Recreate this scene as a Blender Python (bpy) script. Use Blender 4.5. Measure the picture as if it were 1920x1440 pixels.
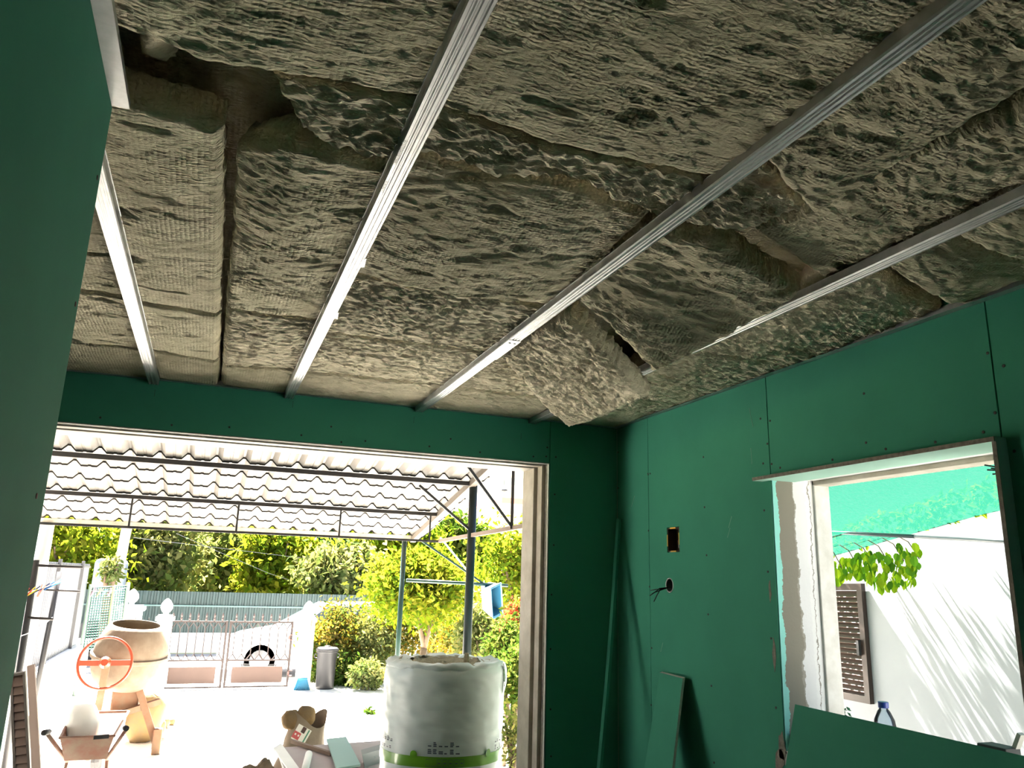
import bpy, math, random
import numpy as np
from mathutils import Vector, Matrix, Euler

random.seed(7)
for o in list(bpy.data.objects):
    bpy.data.objects.remove(o)
SC = bpy.context.scene
COL = SC.collection

# ------------------------------------------------------------------ camera
CAM = Vector((0, 0, 1.6))
F_PX = 1463.07
CAM_R = Matrix(((0.9336809, -0.11271954, -0.33990336),
                (-0.35698479, -0.21791593, -0.90833612),
                (0.02831687, 0.96943641, -0.2437031)))
cam_d = bpy.data.cameras.new('camera')
cam_d.sensor_fit = 'HORIZONTAL'
cam_d.sensor_width = 36
cam_d.lens = F_PX / 1920 * 36
cam_d.clip_start = 0.02
cam_d.clip_end = 400
cam = bpy.data.objects.new('camera', cam_d)
COL.objects.link(cam)
cam.matrix_world = Matrix.Translation(CAM) @ CAM_R.to_4x4()
SC.camera = cam

# ------------------------------------------------------------------ light
SUN_TO = Vector((-0.13, 1.0, 1.45)).normalized()      # direction towards the sun
w = bpy.data.worlds.new('world')
SC.world = w
w.use_nodes = True
nt = w.node_tree
nt.nodes.clear()
out = nt.nodes.new('ShaderNodeOutputWorld')
bg = nt.nodes.new('ShaderNodeBackground')
sky = nt.nodes.new('ShaderNodeTexSky')
sky.sky_type = 'NISHITA'
sky.sun_disc = False
sky.sun_elevation = math.asin(SUN_TO.z)
sky.sun_rotation = math.atan2(SUN_TO.x, SUN_TO.y)
sky.air_density = 1.0
sky.dust_density = 2.5
sky.ozone_density = 1.0
bg.inputs['Strength'].default_value = 0.24
nt.links.new(sky.outputs[0], bg.inputs['Color'])
nt.links.new(bg.outputs[0], out.inputs['Surface'])
sun_d = bpy.data.lights.new('sun', 'SUN')
sun_d.energy = 80.0
sun_d.angle = math.radians(0.53)
sun_d.color = (1.0, 0.95, 0.87)
sun = bpy.data.objects.new('sun', sun_d)
COL.objects.link(sun)
sun.rotation_euler = SUN_TO.to_track_quat('Z', 'Y').to_euler()
sun.location = (-4, 12, 14)
SC.view_settings.view_transform = 'Standard'
SC.view_settings.look = 'None'
SC.view_settings.gamma = 1
SC.view_settings.exposure = 0.76
SC.view_settings.use_curve_mapping = False
SC.cycles.max_bounces = 12
SC.cycles.diffuse_bounces = 7
SC.cycles.glossy_bounces = 4
SC.cycles.transparent_max_bounces = 12
SC.cycles.use_denoising = True
SC.cycles.sample_clamp_indirect = 12

# ------------------------------------------------------------------ helpers
def px(x, y, axis, val):
    """point on the plane axis=val seen at photo pixel (x, y)"""
    r = CAM_R @ Vector((x - 960, 720 - y, -F_PX))
    t = (val - CAM[axis]) / r[axis]
    return CAM + r * t

ORG = {}

def tag(o, label=None, cat=None, group=None, kind=None):
    if label: o['label'] = label
    if cat: o['category'] = cat
    if group: o['group'] = group
    if kind: o['kind'] = kind
    return o

def thing(name, loc, label=None, cat=None, group=None, kind=None):
    o = bpy.data.objects.new(name, None)
    o.empty_display_size = 0.1
    COL.objects.link(o)
    o.location = loc
    ORG[o.name] = Vector(loc)
    return tag(o, label, cat, group, kind)

def link_mesh(name, me, mats, parent=None, loc=None, rot=None, smooth=False):
    o = bpy.data.objects.new(name, me)
    COL.objects.link(o)
    if mats is not None and len(me.materials) == 0:
        for m in (mats if isinstance(mats, (list, tuple)) else [mats]):
            me.materials.append(m)
    if smooth:
        me.polygons.foreach_set('use_smooth', [True] * len(me.polygons))
    if parent is not None:
        o.parent = parent
    if loc is not None:
        po = ORG[parent.name] if parent is not None else Vector((0, 0, 0))
        o.location = Vector(loc) - po
        ORG[o.name] = Vector(loc)
    else:
        ORG[o.name] = ORG[parent.name] if parent is not None else Vector((0, 0, 0))
    if rot is not None:
        o.rotation_euler = rot
    return o

class B:
    """collects shapes in world coordinates; build() links them as one mesh object"""
    def __init__(s):
        s.v, s.f, s.m = [], [], []
    def add(s, vs, fs, mi=0):
        n = len(s.v)
        s.v += [tuple(v) for v in vs]
        s.f += [tuple(i + n for i in f) for f in fs]
        s.m += [mi] * len(fs)
        return s
    def box(s, a, b, mi=0):
        x0, y0, z0 = [min(a[i], b[i]) for i in range(3)]
        x1, y1, z1 = [max(a[i], b[i]) for i in range(3)]
        return s.add([(x0,y0,z0),(x1,y0,z0),(x1,y1,z0),(x0,y1,z0),(x0,y0,z1),(x1,y0,z1),(x1,y1,z1),(x0,y1,z1)],
                     [(3,2,1,0),(4,5,6,7),(0,1,5,4),(1,2,6,5),(2,3,7,6),(3,0,4,7)], mi)
    def obox(s, c, size, rot=None, mi=0):
        hx, hy, hz = [q / 2 for q in size]
        R = rot if rot is not None else Matrix.Identity(3)
        if isinstance(R, Euler): R = R.to_matrix()
        c = Vector(c)
        vs = [c + R @ Vector(p) for p in ((-hx,-hy,-hz),(hx,-hy,-hz),(hx,hy,-hz),(-hx,hy,-hz),(-hx,-hy,hz),(hx,-hy,hz),(hx,hy,hz),(-hx,hy,hz))]
        return s.add(vs, [(3,2,1,0),(4,5,6,7),(0,1,5,4),(1,2,6,5),(2,3,7,6),(3,0,4,7)], mi)
    def bar(s, p, q, wd, ht, up=(0,0,1), mi=0):
        p, q = Vector(p), Vector(q)
        d = (q - p); L = d.length; d.normalize()
        u = Vector(up)
        if abs(d.dot(u)) > 0.98: u = Vector((1,0,0))
        x = d.cross(u).normalized(); z = x.cross(d).normalized()
        R = Matrix((x, d, z)).transposed()
        return s.obox((p + q) / 2, (wd, L, ht), R, mi)
    def tube(s, pts, r, n=8, mi=0, cap=True):
        pts = [Vector(p) for p in pts]
        rs = r if isinstance(r, (list, tuple)) else [r] * len(pts)
        rings = []
        prev = None
        for i, p in enumerate(pts):
            d = (pts[min(i+1, len(pts)-1)] - pts[max(i-1, 0)]).normalized()
            if prev is None:
                a = d.cross(Vector((0,0,1)) if abs(d.z) < 0.9 else Vector((1,0,0))).normalized()
            else:
                a = (prev - d * prev.dot(d)).normalized()
            prev = a
            b = d.cross(a)
            rings.append([p + (a * math.cos(2*math.pi*k/n) + b * math.sin(2*math.pi*k/n)) * rs[i] for k in range(n)])
        vs = [v for R in rings for v in R]
        fs = []
        for i in range(len(pts)-1):
            for k in range(n):
                fs.append((i*n+k, i*n+(k+1)%n, (i+1)*n+(k+1)%n, (i+1)*n+k))
        if cap:
            fs.append(tuple(range(n))[::-1]); fs.append(tuple((len(pts)-1)*n+k for k in range(n)))
        return s.add(vs, fs, mi)
    def lathe(s, prof, c, n=24, M=None, mi=0, cap=True):
        c = Vector(c); M = M or Matrix.Identity(3)
        vs, fs = [], []
        for r, z in prof:
            for k in range(n):
                a = 2*math.pi*k/n
                vs.append(c + M @ Vector((r*math.cos(a), r*math.sin(a), z)))
        for i in range(len(prof)-1):
            for k in range(n):
                fs.append((i*n+k, i*n+(k+1)%n, (i+1)*n+(k+1)%n, (i+1)*n+k))
        if cap:
            fs.append(tuple(range(n))[::-1]); fs.append(tuple((len(prof)-1)*n+k for k in range(n)))
        return s.add(vs, fs, mi)
    def prism(s, poly, off, mi=0):
        """poly: list of 3d points (planar), extruded by vector off"""
        n = len(poly); off = Vector(off)
        vs = [Vector(p) for p in poly] + [Vector(p) + off for p in poly]
        fs = [tuple(range(n))[::-1], tuple(range(n, 2*n))] + [(i, (i+1)%n, n+(i+1)%n, n+i) for i in range(n)]
        return s.add(vs, fs, mi)
    def torus(s, c, R, r, M=None, n=32, k=8, mi=0):
        c = Vector(c); M = M or Matrix.Identity(3)
        pts = [c + M @ Vector((R*math.cos(2*math.pi*i/n), R*math.sin(2*math.pi*i/n), 0)) for i in range(n)]
        vs, fs = [], []
        for i in range(n):
            a = 2*math.pi*i/n
            for j in range(k):
                b = 2*math.pi*j/k
                vs.append(c + M @ Vector(((R+r*math.cos(b))*math.cos(a), (R+r*math.cos(b))*math.sin(a), r*math.sin(b))))
        for i in range(n):
            for j in range(k):
                fs.append((i*k+j, ((i+1)%n)*k+j, ((i+1)%n)*k+(j+1)%k, i*k+(j+1)%k))
        return s.add(vs, fs, mi)
    def mesh(s, name, org=(0,0,0)):
        o = Vector(org)
        me = bpy.data.meshes.new(name)
        me.from_pydata([tuple(Vector(v) - o) for v in s.v], [], s.f)
        if any(s.m):
            me.polygons.foreach_set('material_index', s.m)
        me.update()
        return me
    def build(s, name, mat, parent=None, smooth=False, bevel=0, org=None):
        if org is None:
            if parent is not None:
                org = ORG[parent.name]
            else:
                a = np.array(s.v)
                org = Vector(((a[:,0].min()+a[:,0].max())/2, (a[:,1].min()+a[:,1].max())/2, a[:,2].min()))
        me = s.mesh(name, org)
        o = link_mesh(name, me, mat, parent, org, None, smooth)
        if bevel:
            b = o.modifiers.new('bevel', 'BEVEL'); b.width = bevel; b.segments = 2; b.limit_method = 'ANGLE'
        return o

def rot_to(d):
    return Vector(d).to_track_quat('Z', 'Y').to_matrix()

# ------------------------------------------------------------------ numpy noise
_rng = np.random.RandomState(3)
_P = np.arange(256); _rng.shuffle(_P); _P = np.concatenate([_P, _P, _P])
_G = _rng.normal(size=(256, 3)); _G /= np.linalg.norm(_G, axis=1)[:, None]
def pnoise(x, y, z=0.0):
    x, y = np.asarray(x, float), np.asarray(y, float)
    z = np.zeros_like(x) + z
    xi, yi, zi = np.floor(x).astype(int), np.floor(y).astype(int), np.floor(z).astype(int)
    xf, yf, zf = x - xi, y - yi, z - zi
    u, v, t = [q*q*q*(q*(q*6-15)+10) for q in (xf, yf, zf)]
    def g(i, j, k):
        h = _P[(_P[(_P[(xi+i) & 255] + yi + j) & 255] + zi + k) & 255]
        gr = _G[h]
        return gr[..., 0]*(xf-i) + gr[..., 1]*(yf-j) + gr[..., 2]*(zf-k)
    def lerp(a, b, t_): return a + t_*(b-a)
    return lerp(lerp(lerp(g(0,0,0), g(1,0,0), u), lerp(g(0,1,0), g(1,1,0), u), v),
                lerp(lerp(g(0,0,1), g(1,0,1), u), lerp(g(0,1,1), g(1,1,1), u), v), t) * 1.5

# ------------------------------------------------------------------ materials
MATS = {}
def mat(name, col, rough=0.7, metal=0.0, var=0.0, vscale=4.0, bump=0.0, bscale=40.0, col2=None, spec=0.5, coat=0.0):
    if name in MATS: return MATS[name]
    m = bpy.data.materials.new(name); m.use_nodes = True
    nt = m.node_tree; p = nt.nodes['Principled BSDF']
    p.inputs['Base Color'].default_value = (*col, 1)
    p.inputs['Roughness'].default_value = rough
    p.inputs['Metallic'].default_value = metal
    p.inputs['Specular IOR Level'].default_value = spec
    p.inputs['Coat Weight'].default_value = coat
    tc = nt.nodes.new('ShaderNodeTexCoord')
    if var or col2:
        n = nt.nodes.new('ShaderNodeTexNoise'); n.inputs['Scale'].default_value = vscale
        n.inputs['Detail'].default_value = 6; n.inputs['Roughness'].default_value = 0.6
        nt.links.new(tc.outputs['Object'], n.inputs['Vector'])
        r = nt.nodes.new('ShaderNodeValToRGB')
        c2 = col2 if col2 else tuple(max(0, c*(1-var)) for c in col)
        c1 = col if col2 else tuple(min(1, c*(1+var)) for c in col)
        r.color_ramp.elements[0].position = 0.32; r.color_ramp.elements[0].color = (*c2, 1)
        r.color_ramp.elements[1].position = 0.68; r.color_ramp.elements[1].color = (*c1, 1)
        nt.links.new(n.outputs['Fac'], r.inputs['Fac'])
        nt.links.new(r.outputs['Color'], p.inputs['Base Color'])
    if bump:
        n2 = nt.nodes.new('ShaderNodeTexNoise'); n2.inputs['Scale'].default_value = bscale
        n2.inputs['Detail'].default_value = 5
        nt.links.new(tc.outputs['Object'], n2.inputs['Vector'])
        b = nt.nodes.new('ShaderNodeBump'); b.inputs['Strength'].default_value = bump; b.inputs['Distance'].default_value = 0.01
        nt.links.new(n2.outputs['Fac'], b.inputs['Height']); nt.links.new(b.outputs['Normal'], p.inputs['Normal'])
    MATS[name] = m
    return m

def leaf_mat(name, col, trans=0.5):
    m = bpy.data.materials.new(name); m.use_nodes = True
    nt = m.node_tree; nt.nodes.clear()
    o = nt.nodes.new('ShaderNodeOutputMaterial'); mx = nt.nodes.new('ShaderNodeMixShader')
    d = nt.nodes.new('ShaderNodeBsdfDiffuse'); t = nt.nodes.new('ShaderNodeBsdfTranslucent')
    col = tuple(c*0.31 for c in col)
    d.inputs['Color'].default_value = (*col, 1)
    t.inputs['Color'].default_value = (min(1, col[0]*1.5), min(1, col[1]*1.35), col[2]*0.7, 1)
    mx.inputs['Fac'].default_value = trans
    nt.links.new(d.outputs[0], mx.inputs[1]); nt.links.new(t.outputs[0], mx.inputs[2]); nt.links.new(mx.outputs[0], o.inputs['Surface'])
    MATS[name] = m
    return m

def wool_mat(name, quilt, c1, c2):
    m = bpy.data.materials.new(name); m.use_nodes = True
    nt = m.node_tree; p = nt.nodes['Principled BSDF']
    p.inputs['Roughness'].default_value = 0.95; p.inputs['Specular IOR Level'].default_value = 0.15
    N = nt.nodes.new; L = nt.links.new
    tc = N('ShaderNodeTexCoord')
    n1 = N('ShaderNodeTexNoise'); n1.inputs['Scale'].default_value = 7; n1.inputs['Detail'].default_value = 8; n1.inputs['Roughness'].default_value = 0.65
    L(tc.outputs['Object'], n1.inputs['Vector'])
    r = N('ShaderNodeValToRGB')
    r.color_ramp.elements[0].position = 0.30; r.color_ramp.elements[0].color = (*c2, 1)
    r.color_ramp.elements[1].position = 0.66; r.color_ramp.elements[1].color = (*c1, 1)
    L(n1.outputs['Fac'], r.inputs['Fac']); L(r.outputs['Color'], p.inputs['Base Color'])
    # fibres: stretched noise
    mp = N('ShaderNodeMapping'); mp.inputs['Scale'].default_value = (55, 130, 100)
    L(tc.outputs['Object'], mp.inputs['Vector'])
    n2 = N('ShaderNodeTexNoise'); n2.inputs['Scale'].default_value = 1; n2.inputs['Detail'].default_value = 5; n2.inputs['Distortion'].default_value = 0.7
    L(mp.outputs[0], n2.inputs['Vector'])
    b1 = N('ShaderNodeBump'); b1.inputs['Strength'].default_value = 1.0; b1.inputs['Distance'].default_value = 0.008
    L(n2.outputs['Fac'], b1.inputs['Height'])
    last = b1
    if quilt:
        mp2 = N('ShaderNodeMapping'); mp2.inputs['Scale'].default_value = (92, 100, 92); L(tc.outputs['Object'], mp2.inputs['Vector'])
        vo = N('ShaderNodeTexVoronoi'); vo.inputs['Scale'].default_value = 1.0; vo.inputs['Randomness'].default_value = 0.22
        vo.voronoi_dimensions = '2D'
        L(mp2.outputs[0], vo.inputs['Vector'])
        n3 = N('ShaderNodeTexNoise'); n3.inputs['Scale'].default_value = 5; n3.inputs['Detail'].default_value = 3
        L(tc.outputs['Object'], n3.inputs['Vector'])
        mr = N('ShaderNodeMapRange'); mr.inputs['From Min'].default_value = 0.42; mr.inputs['From Max'].default_value = 0.6
        mr.inputs['To Min'].default_value = 0.25; mr.inputs['To Max'].default_value = 1.0
        L(n3.outputs['Fac'], mr.inputs['Value'])
        mu = N('ShaderNodeMath'); mu.operation = 'MULTIPLY'
        L(vo.outputs['Distance'], mu.inputs[0]); L(mr.outputs[0], mu.inputs[1])
        b2 = N('ShaderNodeBump'); b2.inputs['Strength'].default_value = 0.9; b2.inputs['Distance'].default_value = 0.006; b2.invert = True
        L(mu.outputs[0], b2.inputs['Height']); L(b1.outputs['Normal'], b2.inputs['Normal'])
        last = b2
    L(last.outputs['Normal'], p.inputs['Normal'])
    MATS[name] = m
    return m

WOOL = wool_mat('mineral_wool_quilted', True, (0.695, 0.63, 0.455), (0.42, 0.38, 0.255))
WOOLR = wool_mat('mineral_wool_torn', False, (0.74, 0.665, 0.50), (0.475, 0.425, 0.30))
GREEN = mat('green_gypsum_board', (0.046, 0.235, 0.158), 0.85, var=0.06, vscale=3, bump=0.04, bscale=300, spec=0.12)
GYPS = mat('gypsum_core', (0.52, 0.52, 0.47), 0.9, var=0.1, vscale=30, bump=0.3, bscale=120)
GYPD = mat('dirty_board_edge', (0.20, 0.18, 0.15), 0.9, var=0.25, vscale=60, bump=0.4, bscale=150)
ZINC = mat('galvanised_steel', (0.47, 0.48, 0.48), 0.40, metal=0.9, var=0.10, vscale=35)
SCREW = mat('black_screw', (0.012, 0.014, 0.013), 0.5, metal=0.3)
CONC = mat('grey_concrete', (0.46, 0.45, 0.42), 0.9, var=0.15, vscale=6, bump=0.2)
MASON = mat('masonry_plaster', (0.50, 0.48, 0.43), 0.9, var=0.12, vscale=8, bump=0.3, bscale=60)
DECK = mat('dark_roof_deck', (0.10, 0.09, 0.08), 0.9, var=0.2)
CREAM = mat('old_cream_paint', (0.5184, 0.4824, 0.4104), 0.55, col2=(0.36, 0.3168, 0.252), vscale=9)
WHITE = mat('white_paint', (0.80, 0.80, 0.78), 0.6, var=0.04)
YARD = mat('pale_yard_concrete', (0.80, 0.77, 0.71), 0.9, var=0.06, vscale=2)
ROAD = mat('asphalt_road', (0.32, 0.32, 0.33), 0.9, var=0.1)
GPAINT = mat('dark_green_paint', (0.002851, 0.01283, 0.01084), 0.4, var=0.2, vscale=10)
GPALE = mat('teal_green_paint', (0.008556, 0.03279, 0.02423), 0.4, var=0.15, vscale=8)
RUST = mat('rusty_steel', (0.01498, 0.01037, 0.00864), 0.6, var=0.3, vscale=12)
RUSTP = mat('pink_brown_steel', (0.01616, 0.006272, 0.004944), 0.6, var=0.15, vscale=8)
TILE = mat('cream_roof_sheet', (0.165, 0.148, 0.131), 0.55, var=0.04, vscale=5)
ORANGE = mat('orange_enamel', (0.1996, 0.02614, 0.005702), 0.4, var=0.1)
TANM = mat('cement_splashed_metal', (0.1369, 0.1026, 0.06843), 0.8, col2=(0.09504, 0.06462, 0.03802), vscale=7, bump=0.2)
STONE = mat('ochre_stone', (0.1711, 0.1045, 0.03326), 0.9, col2=(0.1331, 0.09029, 0.04752), vscale=8, bump=0.5, bscale=30)
BROWN = mat('brown_shutter', (0.0252, 0.0144, 0.0108), 0.45, var=0.2)
BROWNL = mat('brown_shutter_slat', (0.09315, 0.0567, 0.04455), 0.45, var=0.12)
BLACK = mat('black_rubber', (0.02, 0.02, 0.022), 0.6)
BARK = mat('bark', (0.12, 0.08, 0.048), 0.9, var=0.25, vscale=10, bump=0.5)

# ------------------------------------------------------------------ room shell
FY, FYO = 3.68, 3.93          # inner and outer face of the front wall
RX, RXO = 1.99, 2.26          # inner and outer face of the right wall
CZ = 2.388                    # underside of the ceiling channels
G = -0.35                     # yard level
DX0, DX1, DZ = -0.90, 1.596, 2.19   # door opening
WY0, WY1, WZ0, WZ1 = 1.49, 2.452, 1.04, 2.012   # window opening

def struct(name, bb, m, parent=None, **k):
    o = bb.build(name, m, parent, **k)
    if parent is None: tag(o, kind='structure')
    return o

f = struct('floor', B().box((-2.8, -2.3, G), (RXO, 5.15, 0)), mat('dusty_floor', (0.20, 0.19, 0.175), 0.9, var=0.2, vscale=5)); f['label'] = 'bare grey concrete floor slab of the room and doorstep'
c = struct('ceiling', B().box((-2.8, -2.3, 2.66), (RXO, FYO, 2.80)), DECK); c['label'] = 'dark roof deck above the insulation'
struct('wall_back', B().box((-2.8, -2.3, 0), (RXO, -2.2, 2.6)), GREEN)['label'] = 'green board wall behind the viewer'
struct('wall_side', B().box((-2.9, -2.3, G), (-2.8, FYO, 2.75)), GREEN)['label'] = 'green board wall beyond the partition'

# front wall: masonry, panels, screws
wf = thing('wall_front', (0, FY, 0), 'front wall of green gypsum boards around the wide doorway', kind='structure')
B().box((-2.8, FY+0.02, 0), (DX0, FYO, 2.6)).box((DX0, FY+0.02, DZ), (DX1, FYO, 2.6)).box((DX1, FY+0.02, 0), (RXO, FYO, 2.6)).build('masonry', MASON, wf)
def board(par, name, a, b, m=None):
    return B().box(a, b).build(name, [m or GREEN], par)
board(wf, 'panel', (-2.8, FY, 0), (DX0, FY+0.0125, 2.56))
board(wf, 'panel', (DX0+0.002, FY, DZ+0.002), (DX1+0.001, FY+0.0125, 2.56))
board(wf, 'panel', (DX1+0.004, FY, 0), (RX-0.001, FY+0.0125, 2.56))
SCREW_ME = B().lathe([(0.0045, 0.0), (0.0045, 0.0012), (0.002, 0.0016)], (0,0,0), 10).mesh('screw')
SCREW_ME.materials.append(SCREW)
def screw(par, p, d):
    link_mesh('screw', SCREW_ME, None, par, p, Vector(d).to_track_quat('Z', 'Y').to_euler())
for q in [(188,783),(322,797),(430,801),(565,816),(621,800),(685,827),(640,829),(805,837),(845,823),(900,848),(1000,856),(1026,839),(1042,857),(1024,856),(1040,927),(1038,1022),(1034,1115),(1032,1217),(1032,1330),(1033,1418)]:
    p = px(*q, 1, FY); screw(wf, p, (0,-1,0))
MARK = mat('pencil_mark', (0.02, 0.05, 0.04), 0.8)
for q in [(290,737),(549,758),(776,787),(977,818)]:
    p = px(*q, 1, FY); B().box((p.x-0.0008, FY-0.0006, p.z-0.016), (p.x+0.0008, FY+0.0002, p.z+0.016)).build('pencil_mark', MARK, wf)

# door frame (old cream painted frame in the reveal)
dr = thing('door_1', (DX1, FY, 0), 'old cream painted door frame without a door leaf', kind='structure')
def jamb(x, s):
    B().box((x, FY, 0), (x - s*0.004, FY+0.014, DZ)).build('board_edge', GYPS, dr)
    B().box((x, FY+0.045, 0), (x - s*0.022, FY+0.105, DZ)).build('jamb_strip', CREAM, dr, bevel=0.003)
    B().box((x, FY+0.110, 0), (x - s*0.040, FYO+0.015, DZ)).build('jamb', CREAM, dr, bevel=0.004)
    B().box((x, FY+0.014, 0), (x - s*0.003, FY+0.045, DZ)).build('gap_filler', GYPD, dr)
jamb(DX1, 1); jamb(DX0, -1)
B().box((DX0, FY-0.001, DZ), (DX1, FY+0.014, DZ-0.004)).build('board_edge', GYPS, dr)
B().box((DX0, FY+0.014, DZ), (DX1, FY+0.05, DZ-0.003)).build('gap_filler', GYPD, dr)
B().box((DX0, FY+0.05, DZ), (DX1, FY+0.110, DZ-0.010)).build('head_strip', CREAM, dr, bevel=0.003)
B().box((DX0, FY+0.113, DZ), (DX1, FYO+0.015, DZ-0.016)).build('head', CREAM, dr, bevel=0.004)

# right wall
wr = thing('wall_right', (RX, 2, 0), 'right wall of green gypsum boards with a window opening', kind='structure')
mz = B()
mz.box((2.06, -2.3, 0), (RXO, WY0, 2.6)).box((2.06, WY1, 0), (RXO, FYO, 2.6))
mz.box((2.06, WY0, WZ1+0.03), (RXO, WY1, 2.6)).box((2.06, WY0, 0), (RXO, WY1, WZ0-0.02))
mz.build('masonry', MASON, wr)
board(wr, 'panel', (RX, 3.362, 0), (RX+0.0125, FY-0.001, 2.56))
board(wr, 'panel', (RX, WY0+0.003, WZ1+0.006), (RX+0.0125, WY1-0.005, 2.56))
board(wr, 'panel', (RX, -0.9, 0), (RX+0.0125, WY0-0.002, 2.56))
board(wr, 'panel', (RX, -2.2, 0), (RX+0.0125, -0.903, 2.56))
board(wr, 'panel', (RX, WY0+0.003, 0), (RX+0.0125, WY1-0.005, WZ0-0.03))
# the panel with the socket cut-outs
PA, PB = WY1, 3.359
bx0, bx1, bz0, bz1 = 3.095, 3.200, 1.745, 1.858
hc, hr = (3.187, 1.598), 0.034
ys = sorted([PA, bx0, bx1, hc[0]-0.045, hc[0]+0.045, PB]); zs = sorted([0, hc[1]-0.045, hc[1]+0.045, bz0, bz1, 2.56])
pb = B()
for i in range(len(ys)-1):
    for j in range(len(zs)-1):
        cy, cz = (ys[i]+ys[i+1])/2, (zs[j]+zs[j+1])/2
        if bx0 < cy < bx1 and bz0 < cz < bz1: continue
        if abs(cy-hc[0]) < 0.045 and abs(cz-hc[1]) < 0.045: continue
        pb.box((RX, ys[i], zs[j]), (RX+0.0125, ys[i+1], zs[j+1]))
n = 32
ring_o, ring_i = [], []
for k in range(n):
    a = 2*math.pi*k/n; cs, sn = math.cos(a), math.sin(a)
    t = 0.045/max(abs(cs), abs(sn))
    ring_o.append((hc[0]+cs*t, hc[1]+sn*t)); ring_i.append((hc[0]+cs*hr, hc[1]+sn*hr))
vs = [(RX, *p) for p in ring_o] + [(RX, *p) for p in ring_i] + [(RX+0.0125, *p) for p in ring_i]
fs = [(k, n+k, n+(k+1)%n, (k+1)%n) for k in range(n)] + [(n+k, 2*n+k, 2*n+(k+1)%n, n+(k+1)%n) for k in range(n)]
pb.add(vs, fs)
pb.build('panel', GREEN, wr)
for q in [(1159,848),(1215,888),(1219,888),(1319,857),(1321,951),(1325,1041),(1328,1152),(1334,1286),(1216,995),(1218,1100),(1222,1215),(1221,1322),(1159,915),(1426,785),(1444,789),(1439,832),(1431,869),(1447,870),(1463,877),(1561,862),(1620,738),(1624,830),(1661,842),(1754,829),(1852,662),(1882,686),(1866,774),(1844,810),(1902,846),(1433,957),(1440,1072),(1446,1197),(1455,1327),(1474,1411),
          (1215.5,890),(1339,1430)]:
    p = px(*q, 0, RX); screw(wr, p, (-1,0,0))
SCUFF = mat('chalky_scuff', (0.16, 0.34, 0.26), 0.9)
for (qa_, qb_) in (((1372,968),(1366,990)), ((1369,990),(1364,1008)), ((1405,765),(1412,800)), ((1408,840),(1410,870)), ((1243,1205),(1239,1222)), ((1190,930),(1184,950))):
    a_, b__ = px(*qa_, 0, RX), px(*qb_, 0, RX); B().bar(Vector((RX-0.0004, a_.y, a_.z)), Vector((RX-0.0004, b__.y, b__.z)), 0.0022, 0.0008, (1,0,0)).build('scuff_mark', SCUFF, wr)
for (q_, w__, h__, sd_) in (((1444,1108), 0.008, 0.045, 1), ((1452,1225), 0.010, 0.060, 2), ((1466,1400), 0.022, 0.060, 3), ((1462,1425), 0.030, 0.045, 4)):
    p_c = px(*q_, 0, RX); rr_ = random.Random(sd_); pl_ = []
    for k_ in range(9):
        a_ = 2*math.pi*k_/9; pl_.append((RX-0.0012, p_c.y+math.cos(a_)*w__*rr_.uniform(0.6,1.1), p_c.z+math.sin(a_)*h__*rr_.uniform(0.6,1.1)))
    B().prism(pl_, (0.0025,0,0)).build('broken_edge', GYPD, wr)
# left partition
wl = thing('wall_left', (-0.3, 0, 0), 'green board partition ending beside the doorway', kind='structure')
B().box((-0.246, -2.2, 0), (-0.2585, 1.398, 2.388)).build('panel', GREEN, wl)
B().box((-0.345, -2.2, 0), (-0.3575, 1.398, 2.388)).build('panel', GREEN, wl)
B().box((-0.26, -2.2, 0), (-0.343, 1.36, 2.388)).build('stud_core', MASON, wl)
for q in [(182,333),(141,570),(68,930)]:
    p = px(*q, 0, -0.246); screw(wl, p, (1,0,0))

# window: reveal, head liner, side liner, sill, frame
wn = thing('window_1', (RXO, 2, WZ0), 'stripped window opening with patchy white plaster reveal', kind='structure')
rev = bpy.data.materials.new('reveal_plaster'); rev.use_nodes = True
nt = rev.node_tree; p_ = nt.nodes['Principled BSDF']; p_.inputs['Roughness'].default_value = 0.9
N_ = nt.nodes.new; L_ = nt.links.new
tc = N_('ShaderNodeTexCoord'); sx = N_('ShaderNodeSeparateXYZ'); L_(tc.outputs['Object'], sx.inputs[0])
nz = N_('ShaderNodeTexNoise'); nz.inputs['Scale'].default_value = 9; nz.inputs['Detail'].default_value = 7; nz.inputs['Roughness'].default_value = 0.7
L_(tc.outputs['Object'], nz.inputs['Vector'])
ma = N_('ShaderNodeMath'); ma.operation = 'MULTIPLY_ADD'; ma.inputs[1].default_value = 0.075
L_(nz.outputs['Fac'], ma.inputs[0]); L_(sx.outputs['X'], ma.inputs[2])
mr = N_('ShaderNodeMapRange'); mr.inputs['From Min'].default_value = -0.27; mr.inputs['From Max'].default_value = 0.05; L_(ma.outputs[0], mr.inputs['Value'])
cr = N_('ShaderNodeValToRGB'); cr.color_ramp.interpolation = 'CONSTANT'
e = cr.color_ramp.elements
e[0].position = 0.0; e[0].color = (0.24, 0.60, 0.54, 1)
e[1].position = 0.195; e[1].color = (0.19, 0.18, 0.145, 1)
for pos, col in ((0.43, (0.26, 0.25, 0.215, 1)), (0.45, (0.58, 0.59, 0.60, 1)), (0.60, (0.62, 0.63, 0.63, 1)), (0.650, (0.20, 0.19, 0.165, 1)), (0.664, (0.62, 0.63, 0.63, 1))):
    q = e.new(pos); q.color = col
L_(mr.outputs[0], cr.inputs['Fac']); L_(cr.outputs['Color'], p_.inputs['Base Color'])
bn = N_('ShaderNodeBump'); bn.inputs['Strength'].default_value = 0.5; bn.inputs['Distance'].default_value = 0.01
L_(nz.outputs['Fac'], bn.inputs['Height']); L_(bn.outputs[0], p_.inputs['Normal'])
B().box((RX+0.004, WY1-0.004, WZ0), (2.185, WY1+0.02, WZ1+0.03)).build('reveal', rev, wn)
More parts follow.
